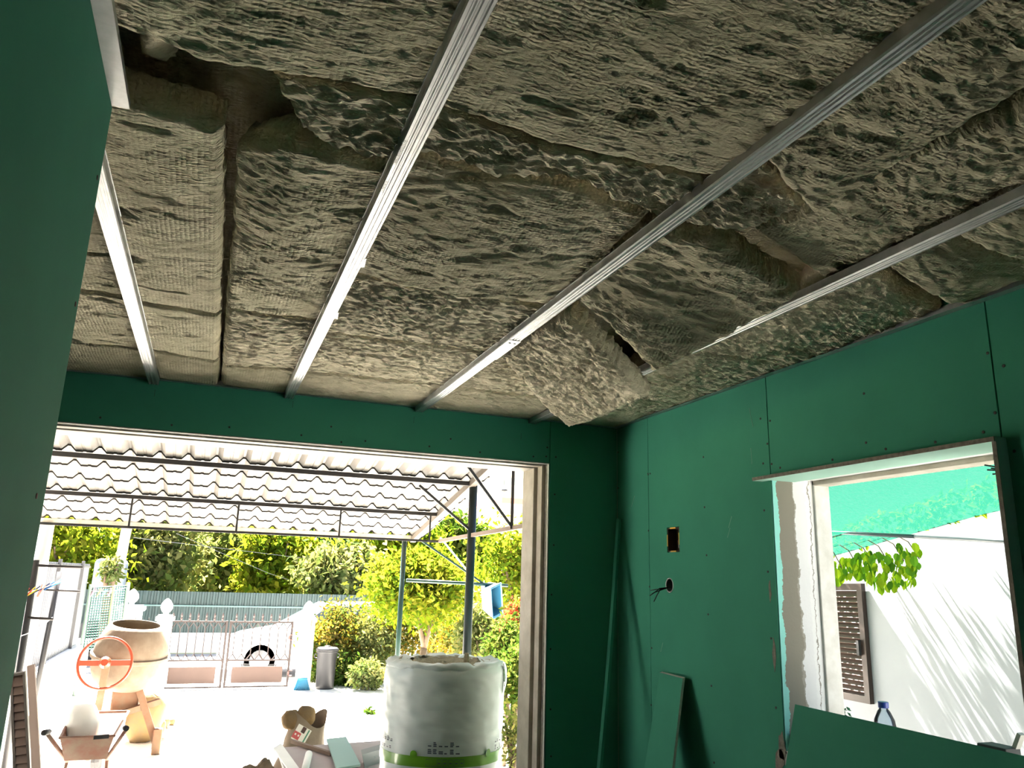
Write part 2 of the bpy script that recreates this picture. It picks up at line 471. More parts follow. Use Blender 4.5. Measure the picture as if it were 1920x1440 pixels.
B().box((2.185, WY1-0.014, WZ0), (RXO, WY1+0.02, WZ1+0.03)).build('frame_jamb', mat('old_white_frame', (0.60,0.60,0.57), 0.6, col2=(0.45,0.44,0.40), vscale=14), wn, bevel=0.004)
B().box((2.10, WY0-0.02, WZ1-0.002), (2.185, WY1, WZ1+0.04)).build('head_plaster', WHITE, wn)
B().box((2.185, WY0-0.02, WZ1-0.020), (RXO, WY1, WZ1+0.03)).build('frame_head', CREAM, wn, bevel=0.004)
LINER = mat('pale_green_board', (0.36, 0.60, 0.50), 0.75, var=0.05)
hl = B().box((1.945, WY0-0.012, WZ1-0.012), (2.10, WY1+0.05, WZ1+0.001)).build('head_liner', LINER, wn)
B().box((1.9435, WY0-0.012, WZ1-0.012), (1.945, WY1+0.05, WZ1+0.001)).build('raw_edge', GYPD, hl)
sl = B().box((1.950, WY0-0.0125, WZ0), (2.10, WY0, WZ1-0.012)).build('side_liner', LINER, wn)
B().box((1.9485, WY0-0.0125, WZ0), (1.950, WY0, WZ1-0.012)).build('raw_edge', GYPD, sl)
B().box((2.10, WY0-0.02, WZ0), (RXO, WY0-0.001, WZ1)).build('reveal_plaster', WHITE, wn)
B().box((RX+0.0, WY0-0.02, WZ0-0.05), (RXO+0.03, WY1+0.01, WZ0)).build('window_sill', CONC, wn, bevel=0.004)
B().obox((2.03, WY1-0.03, 1.075), (0.05, 0.05, 0.05), Euler((0.2,0.1,0.3))).build('mortar_lump', GYPS, wn, bevel=0.01)

# ------------------------------------------------------------------ ceiling channels
def rib_profile(wd):
    """underside of a pressed furring channel: flat with rolled grooves, (x, z) from left to right"""
    h = wd/2; pr = [(-h-0.002, 0.024), (-h-0.0005, 0.0245), (-h+0.001, 0.004), (-h+0.003, 0.0)]
    for c in (-0.45, -0.05, 0.5):
        xc = c*h
        pr += [(xc-0.0032, 0.0), (xc-0.0014, 0.0026), (xc+0.0014, 0.0026), (xc+0.0032, 0.0)]
    pr += [(h-0.003, 0.0), (h-0.001, 0.004), (h+0.0005, 0.0245), (h+0.002, 0.024)]
    return pr
def channel(x, y0, y1, label, skew=0.0):
    pr = rib_profile(0.043); t = 0.0007
    t_o = thing('ceiling_channel', (x, y1, CZ), label, 'metal profile', 'parallel ceiling channels')
    b_ = B()
    k = len(pr)
    vs = []
    for yy in (y0, y1):
        for (a, z) in pr: vs.append((x+a + (skew if yy == y0 else 0), yy, CZ+z))
        for (a, z) in pr: vs.append((x+a + (skew if yy == y0 else 0), yy, CZ+z+t))
    fs = []
    for i in range(k-1):
        fs.append((i, i+1, 2*k+i+1, 2*k+i)); fs.append((k+i+1, k+i, 3*k+i, 3*k+i+1))
    fs += [(0, 2*k, 3*k, k), (k-1, 2*k-1, 4*k-1, 3*k-1)]
    b_.add(vs, fs); b_.build('profile', ZINC, t_o)
    return t_o
CHX = (-0.305, 0.271, 0.893, 1.494)
ch1 = channel(CHX[0], 0.2, FY-0.003, 'ribbed galvanised ceiling channel closest to the green partition')
ch2 = channel(CHX[1], 0.2, FY-0.003, 'ribbed galvanised ceiling channel with stamped numbers and two notches', 0.004)
ch3a = channel(CHX[2], 0.2, FY-0.003, 'ribbed galvanised ceiling channel with a spliced joint and two screw holes')
ch4 = channel(CHX[3], 0.2, FY-0.003, 'ribbed galvanised ceiling channel closest to the window wall, passing above the hanging batts')
# splice sleeve with two screws on the third channel
b_ = B()
sp = px(952, 640, 2, CZ)
b_.box((CHX[2]-0.0222, sp.y-0.02, CZ-0.0012), (CHX[2]+0.0222, sp.y+0.23, CZ-0.0002))
sl_ = b_.build('splice_plate', ZINC, ch3a)
for dx in (-0.008, 0.010): screw(ch3a, (CHX[2]+dx, sp.y+0.012, CZ-0.0012), (0,0,-1))
# bent notch tabs on the second channel
for (q, s) in (((670, 492), 1), ((628, 592), 1)):
    p = px(*q, 2, CZ)
    B().prism([(CHX[1]+s*0.016, p.y-0.03, CZ-0.0008), (CHX[1]+s*0.025, p.y-0.035, CZ-0.0008), (CHX[1]+s*0.029, p.y+0.015, CZ-0.006), (CHX[1]+s*0.020, p.y+0.03, CZ-0.0008)], (0,0,0.0007)).build('bent_tab', ZINC, ch2)

def text_mesh(s, size):
    cu = bpy.data.curves.new('t', 'FONT'); cu.body = s; cu.size = size; cu.align_x = 'LEFT'; cu.resolution_u = 2
    o = bpy.data.objects.new('t', cu); COL.objects.link(o)
    dg = bpy.context.evaluated_depsgraph_get(); dg.update()
    me = bpy.data.meshes.new_from_object(o.evaluated_get(dg))
    bpy.data.objects.remove(o); bpy.data.curves.remove(cu)
    return me
STAMP = mat('stamped_ink', (0.10, 0.11, 0.11), 0.6)
def stamp(s, q, size, par):
    me = text_mesh(s, size); me.materials.clear(); me.materials.append(STAMP)
    p = px(*q, 2, CZ)
    R = Matrix(((0, 1, 0), (-1, 0, 0), (0, 0, 1)))      # reads along -y
    R = Matrix(((0,-1,0),(-1,0,0),(0,0,-1)))
    o = link_mesh('stamped_text', me, None, par, (CHX[1]-0.009, p.y, CZ-0.0007), R.to_euler())
stamp('1495226590 02178', (745, 310), 0.0125, ch2)
stamp('26 NOR 8', (722, 362), 0.0125, ch2)

# perimeter tracks
def angle(name, a, b, inward, label):
    a, b = Vector(a), Vector(b); i = Vector(inward)
    q = B()
    q.prism([a, b, b + i*0.028, a + i*0.028], (0,0,0.0008)).prism([a, b, b + Vector((0,0,0.03)), a + Vector((0,0,0.03))], i*0.0008)
    o = q.build(name, ZINC); tag(o, label, 'metal profile'); return o
pt = B()
pt.box((-0.2455, -2.0, CZ-0.001), (-0.217, 1.388, CZ)).box((-0.2455, -2.0, CZ), (-0.2445, 1.388, CZ+0.03)).box((-0.218, -2.0, CZ), (-0.217, 1.388, CZ+0.012))
tag(pt.build('perimeter_track', ZINC), 'dull zinc track along the top of the green partition', 'metal profile')
angle('perimeter_track', (-2.7, FY-0.001, CZ+0.021), (RX-0.001, FY-0.001, CZ+0.021), (0,-1,0), 'thin zinc angle along the top of the wall over the doorway')
angle('perimeter_track', (RX-0.001, 0.2, CZ+0.021), (RX-0.001, FY-0.03, CZ+0.021), (-1,0,0), 'thin zinc angle along the top of the window wall')

# ------------------------------------------------------------------ insulation batts
def resample(poly, n):
    P = np.array(poly, float); s = np.concatenate([[0], np.cumsum(np.linalg.norm(np.diff(P, axis=0), axis=1))])
    t = np.linspace(0, s[-1], n)
    return np.stack([np.interp(t, s, P[:, k]) for k in range(3)], 1)
BZ = 2.416
_bi = [0]
def batt(label, near, far, torn=False, amp=0.012, sag=0.012, th=0.05, res=0.0065, ragged=0.006, fold=0.0, left=None, right=None, flat_near=False, group='mineral wool batts in the ceiling'):
    """near / far edges from left to right as (x, y, z) in metres; the surface between them is pulled into folds and tufts"""
    _bi[0] += 1; sd = _bi[0]*13.7
    f3 = lambda pl: [(p[0], p[1], p[2] if len(p) > 2 else BZ) for p in pl]
    near, far = f3(near), f3(far)
    ln = max(np.linalg.norm(np.diff(np.array(near), axis=0), axis=1).sum(), np.linalg.norm(np.diff(np.array(far), axis=0), axis=1).sum())
    wd = np.linalg.norm(np.array(near[0]) - np.array(far[0])); wd = max(wd, np.linalg.norm(np.array(near[-1]) - np.array(far[-1])))
    nu, nv = max(8, int(ln/res)), max(8, int(wd/res))
    A, C = resample(near, nu), resample(far, nu)
    v = np.linspace(0, 1, nv)[:, None, None]
    S = A[None]*(1-v) + C[None]*v
    # optional bowed side edges (Coons correction)
    u = np.linspace(0, 1, nu)[None, :, None]
    if left is not None:
        Lp = resample(f3(left), nv)[:, None, :]; S = S + (Lp - S[:, :1])*(1-u)
    if right is not None:
        Rp = resample(f3(right), nv)[:, None, :]; S = S + (Rp - S[:, -1:])*u
    X, Y, Z = S[..., 0].copy(), S[..., 1].copy(), S[..., 2].copy()
    U = np.broadcast_to(np.linspace(0, 1, nu)[None, :], X.shape); V = np.broadcast_to(np.linspace(0, 1, nv)[:, None], X.shape)
    d = np.minimum(np.minimum(U, 1-U)*ln, (1-V)*wd if flat_near else np.minimum(V, 1-V)*wd)       # distance from the rim
    # normal of the sheet
    du = np.gradient(S, axis=1); dv = np.gradient(S, axis=0)
    Nn = np.cross(du, dv); Nn /= np.linalg.norm(Nn, axis=2)[..., None] + 1e-9
    Nn = np.where(Nn[..., 2:3] > 0, -Nn, Nn)                            # pointing down
    k = 1.0
    wx_, wy_ = X + 0.03*pnoise(X*8, Y*8, sd+60), Y + 0.025*pnoise(X*8, Y*8, sd+61)
    h = amp*0.50*pnoise(wx_*3.5, wy_*5.5, sd) + amp*0.30*pnoise(wx_*11, wy_*16, sd+3)
    ridge = lambda fx, fy, o_: np.clip(1-np.abs(pnoise(wx_*fx, wy_*fy, sd+o_))*3.0, -0.2, 1)
    msk = np.clip(0.5+1.2*pnoise(X*5, Y*5, sd+70), 0, 1.3)
    h = h - amp*0.36*ridge(5, 12, 5)*msk - amp*(0.50 if torn else 0.34)*ridge(15, 26, 7)*(1.2-0.6*msk)
    h = h + amp*(0.62 if torn else 0.18)*ridge(24, 50, 11) + amp*(0.45 if torn else 0.17)*pnoise(wx_*50, wy_*85, sd+8)
    # sharp tears: dark hollows
    tear = np.clip(pnoise(X*9, Y*26, sd+15)-0.42, 0, 1)
    h = h - tear*(0.07 if torn else 0.03)
    if fold: h = h + fold*np.sin((V*1.5 + 0.3*pnoise(X*3, Y*3, sd))*math.pi*2)
    h = h + sag*np.sin(math.pi*U)*np.sin(math.pi*V)
    r = 0.022
    h = h - 0.020*np.clip(1-d/r, 0, 1)**2
    jx, jy = ragged*pnoise(X*14, Y*14, sd+20) + ragged*0.7*pnoise(X*50, Y*50, sd+21), ragged*pnoise(X*14, Y*14, sd+30) + ragged*0.8*pnoise(X*50, Y*50, sd+31)
    wgt = np.clip(1-d/0.05, 0, 1)
    Pt = np.stack([X + jx*wgt, Y + jy*wgt, Z], 2) + Nn*h[..., None]
    verts = Pt.reshape(-1, 3)
    idx = np.arange(nu*nv).reshape(nv, nu)
    q = np.stack([idx[:-1, :-1], idx[1:, :-1], idx[1:, 1:], idx[:-1, 1:]], -1).reshape(-1, 4)
    rim = np.concatenate([idx[0, :], idx[1:, -1], idx[-1, -2::-1], idx[-2:0:-1, 0]])
    nr = len(rim); nb = nu*nv
    Nf = Nn.reshape(-1, 3)
    layers = []
    prevl = rim
    add = []
    for j, fr in enumerate((0.25, 0.55, 1.0)):
        base = verts[rim] - Nf[rim]*(th*fr)
        jit = 0.006*np.stack([pnoise(base[:, 0]*60, base[:, 1]*60, sd+40+j), pnoise(base[:, 0]*60, base[:, 1]*60, sd+50+j), 0*base[:, 0]], 1)
        add.append(base + jit)
        cur = np.arange(nr) + nb + j*nr
        layers.append(np.stack([prevl, np.roll(prevl, -1), np.roll(cur, -1), cur], -1))
        prevl = cur
    # back face: coarse lid
    verts2 = np.concatenate([verts] + add)
    cen = (verts2[prevl].mean(0))[None]
    verts2 = np.concatenate([verts2, cen]); ci = len(verts2)-1
    quads = np.concatenate([q] + layers)
    tris = np.stack([prevl, np.roll(prevl, -1), np.full(nr, ci)], -1)
    org = np.array([verts[:, 0].mean(), verts[:, 1].mean(), verts[:, 2].min()])
    me = bpy.data.meshes.new('insulation_batt')
    nq, ntt = len(quads), len(tris)
    me.vertices.add(len(verts2)); me.vertices.foreach_set('co', (verts2 - org).astype(np.float32).ravel())
    me.loops.add(nq*4 + ntt*3); me.loops.foreach_set('vertex_index', np.concatenate([quads.ravel(), tris.ravel()]).astype(np.int32))
    me.polygons.add(nq+ntt)
    ls = np.concatenate([np.arange(nq)*4, nq*4 + np.arange(ntt)*3]).astype(np.int32)
    me.polygons.foreach_set('loop_start', ls)
    me.polygons.foreach_set('use_smooth', np.ones(nq+ntt, bool))
    me.update(calc_edges=True); me.validate()
    o = link_mesh('insulation_batt', me, WOOLR if torn else WOOL, None, tuple(org))
    return tag(o, label, 'insulation', group)

c1, c2, c3, c4 = CHX
# bay beyond the partition
batt('wool batt left of the channel by the partition, next to the doorway wall', [(-1.2,3.23),(c1,3.20)], [(-1.2,3.70),(c1,3.70)], amp=0.008)
batt('wool batt left of the channel by the partition, middle row', [(-1.2,2.62),(c1,2.57)], [(-1.2,3.23),(c1,3.19)], amp=0.008)
batt('long wool batt half hidden behind the green partition', [(-1.2,1.3),(c1,1.3)], [(-1.2,2.61),(c1,2.56)], amp=0.008)
# bay 1, left strip
batt('quilted wool batt strip between the partition channel and the long straight seam', [(c1,1.39),(-0.22,1.41,2.408),(-0.14,1.42,2.408),(-0.062,1.44,2.41)], [(c1,2.595),(-0.05,2.632)], amp=0.007, sag=0.008, ragged=0.004)
batt('short quilted wool batt in the straight seam strip, one row before the doorway wall', [(c1,2.605),(-0.048,2.645)], [(c1,3.185),(-0.046,3.25)], amp=0.006, sag=0.006, ragged=0.004)
batt('wool piece at the end of the straight seam strip, against the doorway wall', [(c1,3.20),(-0.043,3.27)], [(c1,3.70),(-0.036,3.70)], amp=0.007)
# bay 1, right strip
batt('bulging wool batt between the straight seam and the stamped channel', [(-0.04,1.53,2.44),(0.0,1.48,2.42),(0.07,1.425,2.405),(0.16,1.44,2.41),(c2,1.47,2.42)], [(-0.035,2.54),(c2,2.54)], amp=0.0104, sag=0.016, fold=0.003)
batt('pale rough wool batt between the straight seam and the notched end of the stamped channel', [(-0.032,2.545),(0.2,2.56),(c2,2.56,2.43)], [(-0.03,3.30),(c2,3.22)], torn=True, amp=0.0072)
batt('wool piece against the doorway wall beside the stamped channel', [(-0.03,3.31),(c2,3.23)], [(-0.03,3.70),(c2,3.70)], amp=0.008)
# the lifted batts next to the dark hole
batt('large wool batt with curled edge over the dark hole near the partition', [(-0.30,0.30),(c2,0.30)], [(-0.30,1.19,2.43),(-0.22,1.20,2.405),(-0.15,1.205,2.395),(-0.08,1.22,2.395),(0.0,1.21,2.40),(0.12,1.205,2.405),(c2,1.195,2.415)], amp=0.0104, sag=0.01)
batt('ragged torn wool strip beside the dark hole, left of the stamped channel', [(0.0,1.240,2.420),(0.12,1.218,2.410),(c2,1.213,2.412)], [(0.075,1.385,2.424),(0.14,1.425,2.418),(0.21,1.43,2.414),(c2,1.435,2.418)], torn=True, amp=0.0104, sag=0.0, flat_near=True, ragged=0.010)
batt('curled scrap of wool lying in the dark hole', [(-0.20,1.23,2.47),(-0.16,1.24,2.45)], [(-0.22,1.36,2.49),(-0.18,1.35,2.46)], torn=True, amp=0.008, th=0.02)
# bay 2
batt('large flat wool batt right of the stamped channel, above the torn strip', [(c2,0.30),(c3,0.30)], [(c2,1.195,2.405),(0.41,1.208,2.400),(0.49,1.222,2.398),(0.63,1.222,2.398),(0.76,1.214,2.400),(c3,1.214,2.405)], amp=0.0072, sag=0.004)
batt('ragged torn wool strip between the stamped and the spliced channel', [(c2,1.208,2.412),(0.49,1.236,2.406),(0.63,1.236,2.406),(c3,1.228,2.412)], [(c2,1.375,2.420),(0.415,1.385,2.416),(0.48,1.42,2.408),(0.55,1.365,2.418),(0.65,1.345,2.420),(0.745,1.385,2.414),(c3,1.44,2.418)], torn=True, amp=0.0104, sag=0.0, flat_near=True, ragged=0.012)
batt('sagging quilted wool batt with a rounded lower lip in the middle of the ceiling', [(c2,1.41,2.440),(0.47,1.445,2.436),(0.56,1.405,2.438),(0.66,1.405,2.442),(0.74,1.43,2.442),(c3,1.475,2.442)], [(c2,2.04,2.405),(0.42,2.05,2.385),(0.55,2.045,2.385),(0.75,2.05,2.39),(c3,2.06,2.41)], amp=0.0088, sag=0.010)
batt('pale wool batt below the rounded lip, between the stamped and spliced channels', [(c2,2.07),(c3,2.09)], [(c2,2.66),(0.5,2.645),(c3,2.63)], torn=True, amp=0.008)
batt('pale wool batt between the stamped and spliced channels, one row before the doorway wall', [(c2,2.67),(0.5,2.655),(c3,2.64)], [(c2,3.24),(0.57,3.22),(c3,3.195)], torn=True, amp=0.008)
batt('wool batt between the stamped and spliced channels, against the doorway wall', [(c2,3.25),(0.57,3.232),(c3,3.205)], [(c2,3.70),(c3,3.70)], torn=True, amp=0.0072)
# bay 3
batt('dark wool batt with a drooping lip right of the spliced channel', [(c3,0.25),(1.18,0.25)], [(c3,1.10),(0.99,1.15,2.405),(1.08,1.20,2.395),(1.18,1.255,2.40)], amp=0.0112, sag=0.010)
batt('dark wool batt left of the far channel, beside the fold', [(1.17,0.25,2.43),(c4,0.25,2.43)], [(1.15,1.44,2.44),(1.30,1.50,2.43),(c4,1.58,2.42)], amp=0.0128, sag=0.008, left=[(1.20,0.25,2.44),(1.23,0.82,2.40),(1.18,1.0,2.42),(1.19,1.25,2.425),(1.15,1.44,2.44)])
batt('torn wool strip right of the spliced channel, above the sagging batt', [(c3,1.12,2.435),(0.99,1.17,2.43),(1.08,1.22,2.43),(1.17,1.27,2.43)], [(c3,1.42),(0.96,1.43,2.42),(1.04,1.44,2.43),(1.15,1.42,2.44)], torn=True, amp=0.0128, ragged=0.010)
# drooping batts
def at(q, z):
    p = px(q[0], q[1], 2, z); return (p.x, p.y, z)
batt('drooping wool batt with one corner hanging beneath the channel by the window wall', [at((1205,440),2.42), at((1330,445),2.405), at((1420,508),2.38), at((1500,556),2.36)],
     [at((1085,560),2.41), at((1155,620),2.33), at((1224,698),2.235)], amp=0.0136, sag=0.0, th=0.055, ragged=0.010, fold=0.004,
     right=[at((1500,556),2.36), at((1425,602),2.345), at((1362,640),2.30), at((1222,704),2.235)])
batt('pale wool batt hanging down as a flap from the spliced channel', [at((1068,594),2.412), at((1140,672),2.34), at((1214,748),2.264)],
     [at((938,668),2.412), at((998,742),2.33), at((1030,778),2.275), at((1066,803),2.232)], torn=True, amp=0.0096, sag=-0.008, th=0.05, ragged=0.010,
     right=[at((1214,748),2.264), at((1170,765),2.256), at((1100,797),2.236), at((1066,803),2.232)])
batt('rough wool batt right of the spliced channel, behind the hanging flap', [(c3,2.64),(c4,2.66)], [(c3,3.21),(c4,3.21)], torn=True, amp=0.008)
batt('rough wool batt right of the spliced channel, against the doorway wall', [(c3,3.22),(c4,3.22)], [(c3,3.70),(c4,3.70)], torn=True, amp=0.008)
# bay 4
batt('dark wool batt between the far channel and the window wall, nearest the viewer end', [(c4,0.3),(RX,0.3)], [(c4,1.22),(1.68,1.24,2.405),(RX,1.27,2.41)], amp=0.0112)
batt('smooth wool batt above the black gap beside the window wall', [(c4,1.235,2.43),(RX,1.285,2.43)], [(c4,1.40,2.42),(1.60,1.435,2.40),(1.74,1.475,2.39),(1.90,1.54,2.40),(RX,1.56,2.42)], amp=0.0096)
batt('fluffy wool batt below the black gap, along the window wall', [(c4,1.43,2.42),(1.57,1.47,2.42),(1.66,1.52,2.425),(1.80,1.60,2.425),(RX,1.63,2.43)], [(c4,2.30),(RX,2.30)], torn=True, amp=0.0104, sag=0.006)
batt('fluffy wool batt along the window wall, middle of its length', [(c4,2.305),(RX,2.305)], [(c4,3.05),(RX,3.05)], torn=True, amp=0.008, sag=0.004)
batt('fluffy wool batt in the corner of the doorway wall and the window wall', [(c4,3.055),(RX,3.055)], [(c4,3.70),(RX,3.70)], torn=True, amp=0.008, sag=0.004)
o = batt('upper wool layer seen through the gaps between the lower batts', [(-1.3,0.2,2.555),(RX,0.2,2.555)], [(-1.3,3.67,2.555),(RX,3.67,2.555)], amp=0.0096, sag=0, res=0.02, th=0.02, group='upper wool layer')

# ------------------------------------------------------------------ things inside the room
def lean_board(name, pts, th_vec, label, m=GREEN, edge=GYPS):
    """four corner points of the visible face plus a thickness vector"""
    b_ = B(); P = [Vector(p) for p in pts]; t = Vector(th_vec); n = len(P)
    b_.add(P, [tuple(range(n))], 0); b_.add([p + t for p in P], [tuple(range(n))[::-1]], 0)
    for i in range(n):
        b_.add([P[i], P[(i+1)%n], P[(i+1)%n]+t, P[i]+t], [(0,1,2,3)], 1)
    o = b_.build(name, [m, edge]); return tag(o, label, 'board')
lean_board('gypsum_sheet', [(1.66, 2.39, 0.0), (1.955, 2.342, 1.212), (1.955, 1.05, 1.212), (1.66, 1.05, 0.0)], (0.012, 0, -0.003), 'big green gypsum sheet leaning under the window')
# bowed narrow offcut in the corner
b_ = B()
path = []
top = Vector((1.965, 3.615, 1.925)); bot = Vector((1.50, 3.15, 0.0))
for k in range(13):
    t = k/12; p = top.lerp(bot, t); p += Vector((0.05, 0.05, 0))*math.sin(math.pi*t)*0.9; path.append(p)
for k in range(12):
    a, c = path[k], path[k+1]
    sv = Vector((-0.010, 0.010, 0)); wv = Vector((0.085, 0.055, 0)); fr = 0.33 + 0.67*min(1, k/4)
    fr2 = 0.33 + 0.67*min(1, (k+1)/4)
    vs = [a, c, c+sv, a+sv, a+wv*0.25, c+wv*0.25, c+sv+wv*0.25, a+sv+wv*0.25]
    b_.add(vs, [(0,1,2,3), (7,6,5,4), (0,4,5,1), (3,2,6,7)] + ([(0,3,7,4)] if k == 0 else []) + ([(1,5,6,2)] if k == 11 else []))
tag(b_.build('gypsum_offcut', GREEN), 'narrow bowed green gypsum strip standing in the corner', 'board')
a, c = Vector(px(1237, 1261, 0, 1.955)), Vector(px(1280, 1272, 0, 1.955))
d_ = Vector((-0.125, -0.055, -0.40)) ; k = a.z/0.40
lean_board('gypsum_offcut', [a, a + Vector((d_.x, -0.06, -0.40))*k, c + Vector((d_.x, -0.085, -0.40))*k, c], (0.012, 0, 0.004), 'wide short green gypsum offcut leaning below the round socket hole')

# socket boxes and cables in the right wall
YEL = mat('yellow_plastic', (0.62, 0.40, 0.05), 0.5); DKB = mat('dark_brown_box', (0.05, 0.022, 0.01), 0.6)
sb = thing('socket_box', (RX, (bx0+bx1)/2, bz0), 'rectangular yellow rimmed socket box in the board by the corner', 'socket box')
y0_, y1_, z0_, z1_ = bx0+0.004, bx1-0.004, bz0+0.004, bz1-0.004
B().box((RX+0.002, y0_, z0_), (RX+0.05, y0_+0.003, z1_)).box((RX+0.002, y1_-0.003, z0_), (RX+0.05, y1_, z1_)).box((RX+0.002, y0_, z0_), (RX+0.05, y1_, z0_+0.003)).box((RX+0.002, y0_, z1_-0.003), (RX+0.05, y1_, z1_)).box((RX+0.047, y0_, z0_), (RX+0.05, y1_, z1_)).build('box', DKB, sb)
for (ya, yb, za, zb) in ((0.3, 0.7, 0, 0), (0.3, 0.7, 1, 1), (0, 0, 0.3, 0.75), (1, 1, 0.25, 0.7)):
    A_ = Vector((RX-0.0005, y0_+(y1_-y0_)*ya, z0_+(z1_-z0_)*za)); C_ = Vector((RX-0.0005, y0_+(y1_-y0_)*yb, z0_+(z1_-z0_)*zb))
    B().box(A_ - Vector((0, 0.003, 0.003)), C_ + Vector((0.003, 0.003, 0.003))).build('rim_tab', YEL, sb)
for k in range(4):
    pts = [(RX+0.045, y0_+0.02, z0_+0.09-0.01*k), (RX+0.02, y0_+0.010+0.006*k, z0_+0.07-0.008*k), (RX+0.008, y0_+0.012+0.004*k, z0_+0.04+0.004*k), (RX+0.012, y0_+0.02, z0_+0.015)]
    B().tube(pts, 0.002, 6).build('wire', [mat('wire_grey', (0.45, 0.43, 0.42), 0.4), SCREW, mat('wire_brown', (0.25, 0.10, 0.04), 0.4), SCREW][k], sb, smooth=True)
rb = thing('round_socket_box', (RX, hc[0], hc[1]-hr), 'round socket hole with loose cable ends', 'socket box')
GB = mat('grey_plastic', (0.10, 0.12, 0.11), 0.6)
Mx = Matrix(((0,0,1),(0,1,0),(-1,0,0)))
B().lathe([(hr-0.002, 0.001), (hr-0.002, 0.045), (0.001, 0.045)], (RX, hc[0], hc[1]), 24, Mx, cap=False).build('box', GB, rb, smooth=True)
B().torus((RX+0.001, hc[0], hc[1]), hr-0.003, 0.0022, Mx, 28, 6).build('rim', mat('pale_rim', (0.5, 0.52, 0.5), 0.5), rb, smooth=True)
for k, q in enumerate([(1218, 1117, 1.90), (1226, 1128, 1.91), (1220, 1107, 1.93), (1222, 1114, 1.90)]):
    e_ = px(q[0], q[1], 0, q[2])
    m1 = px(1238, 1107, 0, 1.945)
    B().tube([(RX+0.03, hc[0]-0.006+0.003*k, hc[1]-0.012), (RX-0.004, hc[0], hc[1]-0.010), m1 + Vector((0, 0.002*k, 0.003*k)), (m1+e_)/2 + Vector((0,0,0.004)), e_], 0.0022, 6).build('cable', SCREW, rb, smooth=True)
wc = thing('cable_tails', px(1885, 880, 0, 2.05), 'thin black cable ends sticking out of the window side', 'cable')
p0 = Vector((2.07, WY0+0.001, px(1882, 882, 0, 2.07).z))
for q in [(1846, 872), (1851, 881), (1861, 889), (1858, 878)]:
    e_ = px(*q, 0, 2.03); B().tube([p0, p0.lerp(e_, 0.5) + Vector((0,0,-0.006)), e_], 0.0024, 6).build('cable', SCREW, wc, smooth=True)

# water bottle on the sill
GLASS = bpy.data.materials.new('clear_plastic'); GLASS.use_nodes = True
nt = GLASS.node_tree; nt.nodes.clear(); o_ = nt.nodes.new('ShaderNodeOutputMaterial')
mx = nt.nodes.new('ShaderNodeMixShader'); tr = nt.nodes.new('ShaderNodeBsdfTransparent'); gl = nt.nodes.new('ShaderNodeBsdfGlossy')
fr = nt.nodes.new('ShaderNodeFresnel'); fr.inputs[0].default_value = 1.45
tr.inputs[0].default_value = (0.72, 0.80, 0.86, 1); gl.inputs['Roughness'].default_value = 0.08
nt.links.new(fr.outputs[0], mx.inputs[0]); nt.links.new(tr.outputs[0], mx.inputs[1]); nt.links.new(gl.outputs[0], mx.inputs[2]); nt.links.new(mx.outputs[0], o_.inputs[0])
bp = px(1658, 1345, 0, 2.17); zt = px(1658, 1316, 0, 2.17).z
bt = thing('water_bottle', (2.17, bp.y, WZ0), 'clear plastic water bottle with blue cap on the window sill', 'bottle')
H_ = zt - WZ0
B().lathe([(0.030,0.0),(0.036,0.006),(0.036,H_*0.30),(0.034,H_*0.36),(0.036,H_*0.42),(0.036,H_*0.58),(0.032,H_*0.72),(0.020,H_*0.85),(0.0135,H_*0.89),(0.0135,H_*0.93)], (2.17, bp.y, WZ0), 28).build('bottle_body', GLASS, bt, smooth=True)
BLUE = mat('blue_plastic', (0.02, 0.05, 0.30), 0.35)
B().lathe([(0.0165,H_*0.905),(0.0168,H_*0.995),(0.015,H_)], (2.17, bp.y, WZ0), 24).build('cap', BLUE, bt)
B().lathe([(0.0362,H_*0.34),(0.0368,H_*0.35),(0.0368,H_*0.55),(0.0362,H_*0.56)], (2.17, bp.y, WZ0), 28, cap=False).build('blue_label', mat('bottle_label', (0.12, 0.30, 0.62), 0.4, col2=(0.6, 0.7, 0.85), vscale=30), bt, smooth=True)
# small grey block and slat on the sill
p = px(1872, 1400, 0, 2.17)
zc = p.z
B_ = B().box((2.14, p.y-0.045, WZ0), (2.20, p.y+0.045, zc+0.004))
tag(B_.build('grey_block', mat('dark_grey_block', (0.05, 0.055, 0.055), 0.8, var=0.2), bevel=0.003), 'small dark grey block standing on the window sill', 'block')
q0, q1 = px(1902, 1412, 0, 2.19), px(1915, 1376, 0, 2.19)
d_ = (q1-q0).normalized()
tag(B().bar(Vector((2.19, q0.y, q0.z)) - d_*((q0.z-WZ0)/d_.z), q1, 0.012, 0.02, (1,0,0)).build('wood_slat', mat('pale_slat', (0.42, 0.42, 0.38), 0.8)), 'short pale slat propped beside the grey block', 'slat')

